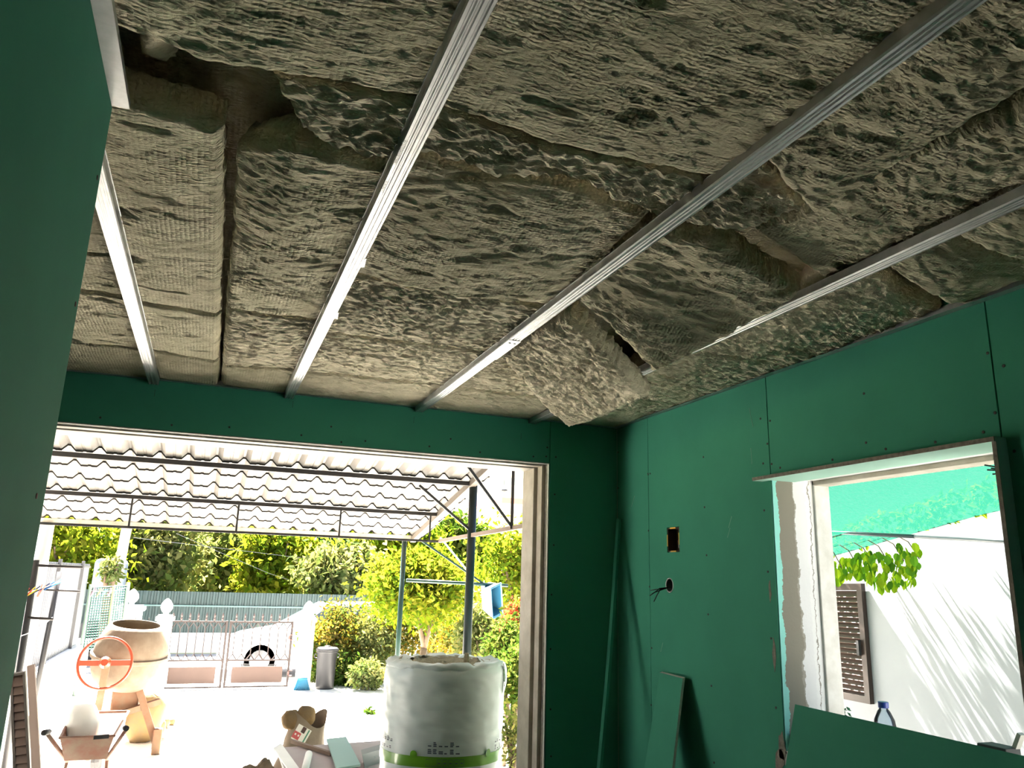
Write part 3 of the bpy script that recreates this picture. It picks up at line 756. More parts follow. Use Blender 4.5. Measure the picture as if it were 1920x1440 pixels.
# ------------------------------------------------------------------ insulation roll on the doorstep
RC = Vector((1.285, 4.36, 0.0)); RR = 0.325; RT = 1.165
roll = thing('insulation_roll', RC, 'tall white film wrapped roll of insulation with a green printed band', 'insulation roll')
def roll_pt(a, z, off=0.0):
    w1 = 0.006*float(pnoise(a*2.2+3, z*14, 1.3)) + 0.004*float(pnoise(a*5, z*40+a*3, 2.1)) + 0.012*float(pnoise(a*1.1, z*2, 5.0))
    return RC + Vector(((RR+w1+off)*math.cos(a), (RR+w1+off)*math.sin(a), z))
FILM = mat('white_stretch_film', (0.64, 0.72, 0.70), 0.38, var=0.05, vscale=6)
na, nz_ = 160, 110
vs, fs = [], []
for j in range(nz_):
    z = 0.002 + (RT-0.02)*j/(nz_-1)
    for i in range(na):
        p = roll_pt(2*math.pi*i/na, z)
        t = max(0, (z-(RT-0.05))/0.05); rr = 1-0.10*t*t
        t2 = max(0, (0.03-z)/0.03); rr *= 1-0.06*t2*t2
        vs.append((RC.x+(p.x-RC.x)*rr, RC.y+(p.y-RC.y)*rr, p.z + (0.012*float(pnoise(i*0.15, 3.3, 0.4)) if j == nz_-1 else 0)))
for j in range(nz_-1):
    for i in range(na): fs.append((j*na+i, j*na+(i+1)%na, (j+1)*na+(i+1)%na, (j+1)*na+i))
B().add(vs, fs).build('film', FILM, roll, smooth=True)
# top: folded film collar and bare wool
vs, fs = [], []
rg = [(0.94, -0.028), (0.99, 0.0), (0.90, 0.012), (0.78, 0.006), (0.62, 0.002)]
for j, (r_, z) in enumerate(rg):
    for i in range(na):
        a = 2*math.pi*i/na
        wob = 0.03*float(pnoise(a*4, j*1.7, 7.7)) + 0.02*float(pnoise(a*11, j*2.1, 9))
        vs.append((RC.x+RR*(r_+wob)*math.cos(a), RC.y+RR*(r_+wob)*math.sin(a), RT+z-0.006+0.018*float(pnoise(a*6, j*0.9, 4.4))))
for j in range(len(rg)-1):
    for i in range(na): fs.append((j*na+i, j*na+(i+1)%na, (j+1)*na+(i+1)%na, (j+1)*na+i))
B().add(vs, fs).build('film_collar', FILM, roll, smooth=True)
PALEW = mat('pale_wool', (0.36, 0.32, 0.22), 0.95, var=0.2, vscale=30, bump=0.8, bscale=90)
vs, fs = [], []
for j in range(14):
    for i in range(64):
        a = 2*math.pi*i/64; r_ = RR*0.86*(j+0.02)/13
        vs.append((RC.x+r_*math.cos(a), RC.y+r_*math.sin(a), RT-0.012+0.014*math.sin(r_*150)+0.010*float(pnoise(a*3+9, r_*30, 2))))
for j in range(13):
    for i in range(64): fs.append((j*64+i, j*64+(i+1)%64, (j+1)*64+(i+1)%64, (j+1)*64+i))
B().add(vs, fs).build('wool_core', PALEW, roll, smooth=True)
tp = px(875, 1232, 1, 4.30); 
B().lathe([(0.016,0),(0.018,0.02),(0.012,0.045),(0.014,0.05)], (tp.x, tp.y, RT-0.01), 9).build('wool_tuft', PALEW, roll, smooth=True)
# torn film flap on the right
vs, fs = [], []
for j in range(9):
    for i in range(8):
        a = -0.55 + 0.75*i/7; z = RT - 0.005 - 0.16*j/8*(0.6+0.4*math.sin(i*1.1+1))
        o2 = 0.006 + 0.014*math.sin(j/8*math.pi)*(0.5+0.5*math.sin(i*0.9+0.5))
        p = RC + Vector(((RR+o2)*math.cos(a), (RR+o2)*math.sin(a), z)); vs.append(p)
for j in range(8):
    for i in range(7): fs.append((j*8+i, j*8+i+1, (j+1)*8+i+1, (j+1)*8+i))
B().add(vs, fs).build('film_flap', FILM, roll, smooth=True)
PGREEN = mat('printed_green', (0.12, 0.33, 0.016), 0.3, coat=0.3); PINK = mat('printed_ink', (0.07, 0.09, 0.12), 0.4)
def shell(a0, a1, z0, z1, m, name, off=0.003, n=None):
    n = n or max(2, int(abs(a1-a0)/0.04)+1); vs, fs = [], []
    for i in range(n):
        a = a0+(a1-a0)*i/(n-1)
        for z in np.linspace(z0, z1, 4): vs.append(roll_pt(a, float(z), off))
    for i in range(n-1):
        for j in range(3): fs.append((i*4+j, (i+1)*4+j, (i+1)*4+j+1, i*4+j+1))
    return B().add(vs, fs).build(name, m, roll, smooth=True)
ZB = 0.738
shell(math.pi*0.96, math.pi*2.04, ZB-0.050, ZB, PGREEN, 'green_band', 0.004)
aw = math.atan2(-RC.y, -RC.x)         # angle facing the camera side
def dot(a, z, r):
    vs = [roll_pt(a, z, 0.0055)]; 
    for k in range(20): vs.append(roll_pt(a + r*math.cos(2*math.pi*k/20)/RR, z + r*math.sin(2*math.pi*k/20), 0.0055))
    B().add(vs, [(0, 1+k, 1+(k+1)%20) for k in range(20)]).build('green_dot', PGREEN, roll, smooth=True)
for a in (aw-0.42, aw+0.80): dot(a, ZB+0.006, 0.019)
random.seed(11)
for base, cols, zz in ((aw-0.20, 6, ZB+0.014), (aw+0.98, 5, ZB+0.012), (aw-1.25, 5, ZB+0.016)):
    for cidx in range(cols):
        for row in range(2):
            a = base + cidx*0.085; wdt = random.uniform(0.05, 0.075); z = zz + row*0.033
            for s_ in range(random.choice((1, 2, 3))):
                shell(a, a+wdt*random.uniform(0.7, 1), z+s_*0.008, z+s_*0.008+0.0056, PINK, 'printed_line', 0.006, 2)
for cidx in range(7):
    a = aw-0.22+cidx*0.085
    for (u0, u1, v0, v1) in ((0,1,0,0.06),(0,1,0.94,1),(0,0.06,0,1),(0.94,1,0,1),(0.25,0.75,0.4,0.55)):
        shell(a+0.07*u0, a+0.07*u1, ZB-0.044+0.034*v0, ZB-0.044+0.034*v1, PINK, 'printed_icon', 0.0065, 2)

# ------------------------------------------------------------------ yard
def gplane(name, x0, x1, y0, y1, z, m, label):
    o = B().box((x0, y0, z-0.1), (x1, y1, z)).build(name, m); tag(o, label, kind='structure'); return o
gplane('yard_ground', -12, 14, 5.15, 16.6, G, YARD, 'pale sunlit concrete yard')
gplane('yard_side_passage', RXO, 14, -6, 5.15, G, CONC, 'pale paved passage beside the house')
gplane('street', -40, 60, 16.6, 21.4, G, ROAD, 'street beyond the gate')
gplane('verge', -60, 80, 21.4, 70, G, mat('dry_grass', (0.30, 0.32, 0.12), 0.95, var=0.3), 'grassy ground behind the green fence')

# canopy ------------------------------------------------------------
cp = thing('canopy_roof', (2.34, 7.25, G), 'cream tile-pattern sheet canopy on green posts outside the doorway', 'canopy')
RS = 0.2
STEP_SHADE = mat('painted_step_shade', (0.02376, 0.01996, 0.01711), 0.7)  # step risers coloured near black to paint the shadow line of each course
def sheet_z(y): return 1.6 + 2.381 - RS*y
X0, X1 = -2.7, 2.525  # left end is an added, unseen stretch that keeps sun off near ground
PITCH = 0.229; KX = 1.25
prof = [(0, 0), (0.055, 0.0), (0.060, 0.004), (0.072, 0.004), (0.077, 0), (0.088, 0.0), (0.118, 0.034), (0.140, 0.034), (0.170, 0.0)]
prof = [(0.0, 0.0), (0.030, 0.0), (0.034, 0.004), (0.050, 0.004), (0.054, 0.0), (0.088, 0.0), (0.122, 0.036), (0.138, 0.036), (0.172, 0.0)]
xs = []
x = X0
while x < X1:
    for (a, h) in prof:
        if x+a*KX <= X1: xs.append((x+a*KX, h*KX))
    x += PITCH
rows = [3.96 + 0.0] ; yb = [4.0-0.1]
courses = [9.525-0.3775*k for k in range(14, -1, -1)]   # lower ends
courses = [c_ for c_ in courses if c_ > 4.0]
start = 3.95
for ci_, ye in enumerate(courses):
    vs, fs = [], []
    n = len(xs)
    for (yy, dz) in ((start, 0.0), (ye, 0.0), (ye, -0.013)):
        base = sheet_z(yy) + (0.013*(yy-start)/(ye-start) if dz == 0 else 0.013)
        for (xx, h) in xs: vs.append((xx, yy, base + dz + h*1.0))
    for r_ in range(2):
        for i in range(n-1): fs.append((r_*n+i, r_*n+i+1, (r_+1)*n+i+1, (r_+1)*n+i))
    o_c = B().add(vs[:2*n], fs[:n-1]).build('tile_course', TILE, cp)
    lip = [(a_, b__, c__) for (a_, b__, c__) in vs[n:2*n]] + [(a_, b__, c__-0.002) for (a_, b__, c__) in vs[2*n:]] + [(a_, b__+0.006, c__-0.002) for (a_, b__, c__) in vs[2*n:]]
    B().add(lip, [(q_*n+i, q_*n+i+1, (q_+1)*n+i+1, (q_+1)*n+i) for q_ in range(2) for i in range(n-1)]).build('step_shade_strip', STEP_SHADE, o_c)
    start = ye
def zb(y): return sheet_z(y) - 0.005
P1, P2, EV = 7.25, 8.375, 9.50; PK = 6.125
B().box((X0, P1-0.02, zb(P1)-0.05), (2.375, P1+0.02, zb(P1)-0.008)).build('purlin', RUST, cp)
B().box((X0, P2-0.02, zb(P2)-0.045), (2.325, P2+0.02, zb(P2)-0.008)).build('purlin', RUST, cp)
B().box((X0, PK-0.02, zb(PK)-0.06), (2.375, PK+0.02, zb(PK)-0.008)).build('purlin', RUST, cp)
B().box((X0, EV-0.015, 2.031), (2.325, EV+0.045, 2.094)).build('eave_beam', CREAM, cp)
LZ = px(441, 997, 1, P2).z
B().box((X0, P2-0.012, LZ-0.015), (2.325, P2+0.012, LZ+0.008)).build('lower_chord', RUST, cp)
for q in (243, 445, 638, 807, 60):
    p = px(q, 975, 1, P2); B().tube([(p.x, P2, LZ), (p.x, P2, zb(P2)-0.04)], 0.010, 8).build('strut', RUST, cp)
B().bar((2.325, 3.95, zb(3.95)-0.04), (2.325, 9.52, zb(9.52)-0.03), 0.06, 0.06).build('rafter', mat('weathered_steel', (0.1426, 0.1188, 0.09504), 0.6, var=0.2), cp)
B().bar((2.34, 3.95, LZ+0.06), (2.34, P2, LZ), 0.028, 0.036).build('side_chord', mat('pale_rust', (0.1996, 0.1426, 0.114), 0.6, var=0.2), cp)
B().tube([(2.344, P1, G), (2.344, P1, zb(P1)-0.03)], 0.040, 14).build('post', GPAINT, cp, smooth=True)
B().tube([(2.219, EV, G), (2.219, EV, 2.04)], 0.030, 12).build('post', GPALE, cp, smooth=True)
p = px(86, 1000, 1, EV)
B().tube([(p.x, EV, G), (p.x, EV, 2.04)], 0.068, 16).build('post', WHITE, cp, smooth=True)
for yy, (qa, qb) in ((PK, ((868, 862), (957, 985))), (P1, ((786, 910), (886, 998)))):
    B().bar(px(*qa, 1, yy), px(*qb, 1, yy), 0.023, 0.023, (0,1,0)).build('knee_brace', RUST, cp)
p = px(962, 900, 1, PK); B().tube([(p.x, PK, LZ+0.02), (p.x, PK, zb(PK))], 0.014, 8).build('strut', RUSTP, cp)
a, c = px(762, 1088, 1, EV), px(952, 1098, 1, EV)
B().tube([a, c], 0.021, 10).build('cross_rail', GPALE, cp, smooth=True)
B().bar(px(788, 1012, 1, EV), px(912, 1098, 1, EV), 0.022, 0.022, (0,1,0)).build('knee_brace', GPALE, cp)
B().bar(px(826, 1008, 1, EV+0.6), px(878, 1072, 1, EV+0.6), 0.02, 0.02, (0,1,0)).build('knee_brace', mat('pale_grey_green', (0.42, 0.50, 0.46), 0.5), cp)

# green pole by the door jamb
p = px(986, 1048, 1, 5.0)
tag(B().tube([(p.x, 5.0, 0.0), (p.x, 5.0, p.z)], 0.016, 12).build('green_pole', GPAINT, smooth=True), 'thin dark green pole standing just outside the right door jamb', 'pole')
# blue tub hooked on the rail
ct = px(921, 1122, 1, EV+0.05)
R_ = Euler((0.3, math.radians(-22), 0.35)).to_matrix()
tub = thing('blue_tub', ct - Vector((0,0,0.2)), 'translucent light blue plastic tub hanging from the green rail', 'tub')
TUBM = mat('light_blue_plastic', (0.03326, 0.1397, 0.2395), 0.35, var=0.08)
b_ = B(); w_, l_, h_ = 0.17, 0.40, 0.20; t_ = 0.006
def tubring(k, z): return [ct + R_ @ Vector((sx_*w_/2*k, z, sz_*l_/2*k)) for sx_, sz_ in ((-1,-1),(1,-1),(1,1),(-1,1))]
o4, i4, ob, ib = tubring(1, -h_/2), tubring(0.94, -h_/2), tubring(0.80, h_/2), tubring(0.75, h_/2-t_)
b_.add(o4+i4+ob+ib, [(0,1,5,4),(1,2,6,5),(2,3,7,6),(3,0,4,7),(0,8,9,1),(1,9,10,2),(2,10,11,3),(3,11,8,0),(4,5,13,12),(5,6,14,13),(6,7,15,14),(7,4,12,15),(11,10,9,8),(12,13,14,15)])
b_.build('tub_body', TUBM, tub)
b_ = B()
for i in range(4): b_.bar(tubring(1.04, -h_/2)[i], tubring(1.04, -h_/2)[(i+1)%4], 0.016, 0.016)
b_.build('rim', TUBM, tub)
# small dark hanging ornament
p = px(945, 918, 1, 7.9)
tag(B().lathe([(0.002,0.10),(0.002,0.02),(0.035,0.0),(0.04,-0.012),(0.02,-0.022)], p, 10).build('hanging_ornament', BLACK), 'small dark ornament hanging beyond the canopy edge', 'ornament')

# boundary on the left -------------------------------------------------
LX = -1.72
bwl = tag(B().box((LX-0.15, 5.2, G), (LX, 15.8, 0.36)).box((LX-0.18, 5.2, 0.36), (LX+0.03, 15.8, 0.42)).build('boundary_wall', WHITE), 'low white boundary wall along the yard', kind='structure')
sf = thing('sheet_fence', (LX-0.08, 10, 0.42), 'white ribbed metal sheet fence on top of the low wall', 'fence')
def corrugated(x0, x1, y, z0, z1, pitch, amp, axis='x', round_=False):
    """corrugated sheet along x (or along y when axis is y)"""
    pts = []
    t = x0
    while t < x1 - 1e-6:
        if round_:
            for k in range(4): pts.append((min(x1, t + pitch*k/4), amp*math.sin(k*math.pi/2)))
        else:
            for (u, a_) in ((0, 0), (0.42, 0), (0.5, amp), (0.92, amp)): pts.append((min(x1, t+pitch*u), a_))
        t += pitch
    vs, fs = [], []
    for (tt, a_) in pts:
        for z in (z0, z1): vs.append((tt, y+a_, z) if axis == 'x' else (y+a_, tt, z))
    for i in range(len(pts)-1): fs.append((2*i, 2*i+2, 2*i+3, 2*i+1))
    return B().add(vs, fs)
SHEETW = mat('white_metal_sheet', (0.1497, 0.1568, 0.1711), 0.45, var=0.03)
for k in range(9):
    corrugated(5.3+k*1.05, 5.3+k*1.05+1.06, LX-0.08, 0.42, 1.66, 0.11, 0.018, 'y').build('sheet', SHEETW, sf)
for k in range(5): B().box((LX-0.06, 5.4+k*2.1, 0.42), (LX-0.02, 5.44+k*2.1, 1.70)).build('post', mat('grey_post', (0.07, 0.07, 0.0735), 0.5), sf)
B().box((LX-0.06, 5.3, 1.60), (LX-0.035, 14.7, 1.63)).build('rail', mat('grey_post', (0.2,0.2,0.21)), sf)
# teal mesh screen near the gate
TEALM = mat('teal_mesh', (0.005227, 0.05227, 0.04182), 0.6, col2=(0.01829, 0.07843, 0.0627), vscale=60)
ms = thing('mesh_screen', px(200, 1210, 1, 14.6), 'teal green plastic mesh panel by the gate pillars', 'screen')
qa, qb, qc, qd = px(170, 1102, 1, 14.6), px(240, 1098, 1, 14.6), px(228, 1212, 1, 14.6), px(152, 1218, 1, 14.6)
b_ = B()
for k in range(17):
    t = k/16; b_.tube([qa.lerp(qb, t), qd.lerp(qc, t)], 0.006, 4)
for k in range(25):
    t = k/24; b_.tube([qa.lerp(qd, t), qb.lerp(qc, t)], 0.011, 4)
b_.build('mesh_net', TEALM, ms)['kind'] = 'stuff'
for (u, v_) in ((qa, qd), (qb, qc)): B().tube([u + Vector((0,0,0.05)), Vector((v_.x, v_.y, G))], 0.03, 8).build('post', mat('grey_green_post', (0.16, 0.22, 0.18), 0.6), ms)
B().tube([qa.lerp(qb, 0.62)+Vector((0,-0.02,0)), qd.lerp(qc, 0.62)+Vector((0,-0.02,0))], 0.02, 8).build('pole', mat('olive_pole', (0.32, 0.40, 0.12), 0.6), ms)

# clothes drying posts
GREYP = mat('dark_grey_tube', (0.0216, 0.0216, 0.02376), 0.5)
def dry_post(q0, q1, bars, Y, label):
    t = thing('clothes_post', (px(*q1, 1, Y).x, Y, G), label, 'clothes post')
    a, c = px(*q0, 1, Y), px(*q1, 1, Y); d = (c-a); k = (G-a.z)/d.z
    B().tube([a, Vector(((a+d*k).x, Y, G))], 0.028, 10).build('pole', GREYP, t, smooth=True)
    for (u, v_) in bars: B().tube([px(*u, 1, Y-0.02), px(*v_, 1, Y-0.02)], 0.012, 8).build('cross_bar', RUST, t, smooth=True)
dry_post((68, 1050), (40, 1235), [((70, 1060), (155, 1064)), ((52, 1158), (100, 1161))], 8.8, 'grey clothes post with two rusty cross bars beside the white column')
dry_post((112, 1072), (75, 1262), [((80, 1105), (150, 1109))], 10.4, 'grey clothes post with one rusty cross bar beside the sheet fence')
def line(q0, q1, Y0, Y1, label):
    a, c = px(*q0, 1, Y0), px(*q1, 1, Y1)
    pts = [a.lerp(c, t/8) - Vector((0,0,0.03*math.sin(math.pi*t/8))) for t in range(9)]
    tag(B().tube(pts, 0.004, 5).build('clothes_line', WHITE, smooth=True), label, 'line'); return pts
l1 = line((46, 1112), (150, 1070), 7.2, 12.0, 'white clothes line with a cluster of colourful pegs')
l2 = line((170, 1107), (240, 1101), 14.57, 14.57, 'white clothes line sagging in front of the teal mesh')
l3 = line((30, 1195), (98, 1158), 7.4, 9.6, 'lower white clothes line tied to the rusty cross bar')
PEGC = {'red': (0.75,0.08,0.05), 'yellow': (0.75,0.70,0.05), 'navy': (0.02,0.03,0.12), 'blue': (0.03,0.20,0.55), 'pink': (0.85,0.20,0.40), 'coral': (0.90,0.35,0.25), 'turquoise': (0.05,0.55,0.65)}
PEGM = {}
for nme, cc in PEGC.items():
    b_ = B(); b_.obox((0.006,0,-0.02), (0.006,0.012,0.085), Euler((0,0.10,0))).obox((-0.006,0,-0.02), (0.006,0.012,0.085), Euler((0,-0.10,0)))
    PEGM[nme] = b_.mesh('peg'); PEGM[nme].materials.append(mat('peg_'+nme, cc, 0.4))
def peg(pts, t, nme, tilt, label, sc_=1.3):
    k = min(7, int(t*8)); p = pts[k].lerp(pts[k+1], t*8-k)
    o = link_mesh('clothes_peg', PEGM[nme], None, None, p, (0.2, tilt, 0.4)); o.scale = (sc_,)*3; tag(o, label, 'clothes peg', 'clothes pegs on the lines')
for t, nme, tl, lab in ((0.04,'red',0.5,'red clothes peg at the post end of the line by the grey posts'),(0.10,'yellow',0.8,'yellow clothes peg beside the red one on the line'),(0.16,'navy',0.9,'navy clothes peg between the yellow and the coral pegs'),(0.22,'coral',0.3,'coral clothes peg on the line by the grey posts'),(0.30,'navy',0.9,'navy clothes peg between the coral and the blue pegs'),(0.38,'blue',0.9,'blue clothes peg on the line by the grey posts'),(0.50,'turquoise',1.0,'turquoise clothes peg on the line by the grey posts'),(0.66,'pink',0.6,'pink clothes peg next to the turquoise one on the line'),(0.84,'pink',0.8,'pink clothes peg alone at the fence end of the line')):
    peg(l1, t, nme, tl, lab)
for t, nme, lab in ((0.10,'pink','pink clothes peg at the fence end of the line before the teal mesh'),(0.26,'yellow','yellow clothes peg on the line before the teal mesh'),(0.40,'turquoise','turquoise clothes peg next to the yellow one before the teal mesh'),(0.56,'pink','pink clothes peg between two turquoise ones before the teal mesh'),(0.72,'turquoise','turquoise clothes peg at the pillar end of the line before the teal mesh')):
    peg(l2, t, nme, 0.4, lab, 1.5)

# gate ---------------------------------------------------------------
GY = 15.1
PLASTER = mat('white_plaster', (0.82, 0.81, 0.78), 0.8, var=0.03)
def pillar(q, Y, wd, ztop, label, big=False):
    p = px(q, 1290, 1, Y); t = thing('gate_pillar', (p.x, Y, G), label, 'pillar')
    zs_ = ztop - 0.36
    B().box((p.x-wd/2, Y-wd/2, G), (p.x+wd/2, Y+wd/2, zs_)).build('shaft', PLASTER, t, bevel=0.006)
    B().box((p.x-wd*0.62, Y-wd*0.62, zs_), (p.x+wd*0.62, Y+wd*0.62, zs_+0.06)).box((p.x-wd*0.5, Y-wd*0.5, zs_+0.06), (p.x+wd*0.5, Y+wd*0.5, zs_+0.09)).build('cap', PLASTER, t, bevel=0.005)
    B().lathe([(0.05,0),(0.04,0.03),(0.075,0.07),(0.10,0.12),(0.09,0.18),(0.05,0.24),(0.012,0.27)], (p.x, Y, zs_+0.09), 16).build('finial', PLASTER, t, smooth=True)
    return p
zT = px(297, 1122, 1, GY).z
pillar(293, GY, 0.24, zT, 'white gate pillar with a pointed finial beside the cement mixer')
pillar(566, GY, 0.24, zT, 'white gate pillar with a pointed finial beside the grey bin')
pillar(225, GY+0.4, 0.36, zT+0.14, 'stout white pillar with a finial behind the cement mixer')
def gate_leaf(qx0, qx1, label):
    x0, x1 = px(qx0, 1230, 1, GY).x, px(qx1, 1230, 1, GY).x
    zt_, zm, zbm = px(430, 1166, 1, GY).z, px(430, 1238, 1, GY).z, px(430, 1288, 1, GY).z
    t = thing('gate_leaf', (x0, GY, G), label, 'gate', 'iron gate leaves')
    def rod(a, c, r, nm, par=t): return B().tube([a, c], r, 6).build(nm, RUSTP, par)
    for xx in (x0+0.02, x1-0.02): B().box((xx-0.018, GY-0.018, G+0.01), (xx+0.018, GY+0.018, zt_+0.02)).build('stile', RUSTP, t)
    for zz, nm in ((zt_, 'top_rail'), (zm, 'middle_rail'), (zbm, 'bottom_rail')): B().box((x0, GY-0.013, zz-0.013), (x1, GY+0.013, zz+0.013)).build(nm, RUSTP, t)
    nc = 7; wv = (x1-x0-0.06)/nc
    for i in range(nc):
        xc = x0+0.03+wv*(i+0.5)
        b_ = B(); b_.tube([(xc, GY, zm+0.10), (xc, GY, zt_-0.11)], 0.009, 5)
        for s_ in (-1, 1):
            b_.tube([(xc, GY, zt_-0.11), (xc+s_*wv/2, GY, zt_)], 0.009, 5); b_.tube([(xc, GY, zm+0.10), (xc+s_*wv/2, GY, zm)], 0.009, 5)
        b_.build('lattice_bar', RUSTP, t)
        B().lathe([(0.010,0),(0.022,0.03),(0.012,0.06),(0.02,0.09),(0.003,0.14)], (xc, GY, zt_+0.012), 6).build('spear', mat('pale_spear', (0.066, 0.045, 0.042), 0.6), t)
    p0, p1 = px(430, 1250, 1, GY).z, px(430, 1281, 1, GY).z
    B().box((x0+0.12, GY-0.006, p1), (x1-0.12, GY+0.006, p0)).build('sheet_panel', mat('pink_brown_panel', (0.06653, 0.03825, 0.02994), 0.7, var=0.06), t)
    for (xa, xb) in ((x0+0.03, x0+0.12), (x1-0.03, x1-0.12)):
        for (za, zb_) in ((zm, p0), (zbm, p1)): rod((xa, GY, za), (xb, GY, zb_), 0.006, 'corner_rod')
    return x0, x1, zt_, zm, t
g0 = gate_leaf(304, 421, 'left leaf of the pink brown iron gate with a sheet panel, next to the mixer')
g1 = gate_leaf(424, 545, 'right leaf of the pink brown iron gate in front of the white car')
HM = mat('hinge_steel', (0.084, 0.036, 0.03), 0.6)
for (q, lf) in (((303,1182), g0[4]), ((549,1195), g1[4]), ((547,1262), g1[4])):
    p = px(*q, 1, GY-0.03); B().box(p-Vector((0.06,0.02,0.05)), p+Vector((0.0,0.02,-0.035))).box(p-Vector((0.06,0.02,-0.035)), p+Vector((0.0,0.02,0.05))).box(p-Vector((0.075,0.02,0.03)), p+Vector((-0.045,0.02,0.03))).build('hinge', HM, lf)
sfn = thing('side_railing', px(265, 1190, 1, GY+0.3), 'short railing with spear tips between the two left pillars', 'railing')
xa, xb = px(245, 1180, 1, GY+0.2).x, px(283, 1180, 1, GY+0.2).x; zr = px(265, 1170, 1, GY+0.2).z
B().box((xa, GY+0.19, zr-0.02), (xb, GY+0.21, zr)).build('rail', RUST, sfn)
for k in range(3):
    xx = xa+(xb-xa)*(k+0.5)/3; B().tube([(xx, GY+0.2, G), (xx, GY+0.2, zr+0.10)], 0.008, 6).build('spear', RUSTP, sfn)
# bin
p = px(608, 1291, 2, G)
bn_ = thing('rubbish_bin', (p.x, p.y, G), 'dark grey round plastic bin with a lid by the hedge', 'bin')
BINM = mat('dark_grey_plastic', (0.01046, 0.01046, 0.01307), 0.5)
B().lathe([(0.150,0),(0.158,0.02),(0.175,0.60),(0.19,0.61),(0.19,0.64)], p, 24).build('barrel', BINM, bn_, smooth=True)
B().lathe([(0.20,0.635),(0.20,0.665),(0.17,0.69),(0.05,0.705),(0.05,0.72),(0.01,0.725)], p, 24).build('lid', BINM, bn_, smooth=True)
for s_ in (-1, 1): B().torus(p + Vector((s_*0.185, 0, 0.55)), 0.035, 0.008, Euler((math.pi/2, 0, 0)).to_matrix(), 14, 6).build('handle', BINM, bn_)
# broom
p = px(566, 1286, 2, G); p.y = GY-0.35; p.x = px(566, 1286, 1, p.y).x
br = thing('broom', (p.x, p.y, G), 'broom with bright blue bristles leaning on the pillar', 'broom')
BLB = mat('bright_blue_bristles', (0.002376, 0.09504, 0.1806), 0.6)
b_ = B()
for k in range(26):
    u = (k%13)/12-0.5; v_ = (k//13)-0.5
    b_.tube([p+Vector((u*0.15, v_*0.03, 0.17)), p+Vector((u*0.26, v_*0.05, 0.0))], 0.010, 5)
b_.build('bristles', BLB, br)
B().obox(p+Vector((0,0,0.18)), (0.17, 0.05, 0.04)).build('head', BLB, br, bevel=0.006)
B().tube([p+Vector((0,0,0.18)), p+Vector((0.10,0.20,1.15))], 0.012, 8).build('stick', mat('wood_stick', (0.55, 0.40, 0.25), 0.7), br, smooth=True)

# car in the street ------------------------------------------------------
CY = 17.4
car = thing('parked_car', (px(560, 1250, 1, CY).x, CY, G), 'white car parked across the street side of the gate', 'car')
CARW = mat('white_car_paint', (0.80, 0.80, 0.82), 0.25, coat=0.5)
xf = px(405, 1230, 1, CY).x
def prf(l): return [(xf+a, G+z) for a, z in l]
body = prf([(0.02,0.28),(0.0,0.48),(0.10,0.62),(0.45,0.76),(1.10,0.88),(1.30,0.92),(2.0,0.95),(3.6,0.96),(4.05,0.90),(4.12,0.60),(4.10,0.30),(3.65,0.22),(0.6,0.22)])
b_ = B()
def car_loft(profile, secs, mi=0):
    n = len(profile); vs = []; cz_ = sum(z for _, z in profile)/n; cx_ = sum(x_ for x_, _ in profile)/n
    for (yy, k) in secs: vs += [(cx_+(x_-cx_)*k, yy, cz_+(z-cz_)*k) for x_, z in profile]
    fs = []
    for s_ in range(len(secs)-1):
        for i in range(n): fs.append((s_*n+i, s_*n+(i+1)%n, (s_+1)*n+(i+1)%n, (s_+1)*n+i))
    fs += [tuple(range(n))[::-1], tuple((len(secs)-1)*n+i for i in range(n))]
    b_.add(vs, fs, mi)
car_loft(body, [(CY-0.83,0.94),(CY-0.80,0.985),(CY-0.72,1.0),(CY+0.72,1.0),(CY+0.80,0.985),(CY+0.83,0.94)])
b_.build('body', CARW, car, smooth=False)
b_ = B()
cab = [((1.15,0.90),(1.95,1.36)), ((3.75,0.94),(3.30,1.38))]
lo, hi = 0.72, 0.58
vs = [(xf+1.15, CY-lo, G+0.90),(xf+3.85, CY-lo, G+0.94),(xf+3.85, CY+lo, G+0.94),(xf+1.15, CY+lo, G+0.90),(xf+1.98, CY-hi, G+1.38),(xf+3.35, CY-hi, G+1.40),(xf+3.35, CY+hi, G+1.40),(xf+1.98, CY+hi, G+1.38)]
b_.add(vs, [(0,1,5,4),(1,2,6,5),(2,3,7,6),(3,0,4,7),(4,5,6,7)])
b_.build('cabin', CARW, car, bevel=0.04)
CG = mat('car_glass', (0.10, 0.14, 0.16), 0.1)
def on_side(u, v_):   # point on the near cabin side
    a = Vector(vs[0]).lerp(Vector(vs[1]), u); c_ = Vector(vs[4]).lerp(Vector(vs[5]), u); return a.lerp(c_, v_) - Vector((0, 0.006, -0.0))
for (u0, u1) in ((0.10, 0.46), (0.50, 0.86)):
    B().add([on_side(u0,0.10), on_side(u1,0.10), on_side(u1,0.86), on_side(u0+0.02,0.86)], [(0,1,2,3)]).build('side_window', CG, car)
W0 = [Vector(vs[i]) for i in (3,0,4,7)]; cc_ = sum(W0, Vector())/4
B().add([cc_ + (q-cc_)*0.88 + Vector((-0.008,0,0.006)) for q in W0], [(0,1,2,3)]).build('windscreen', mat('windscreen_glass', (0.22, 0.42, 0.40), 0.1), car)
Mw = Euler((math.pi/2, 0, 0)).to_matrix()
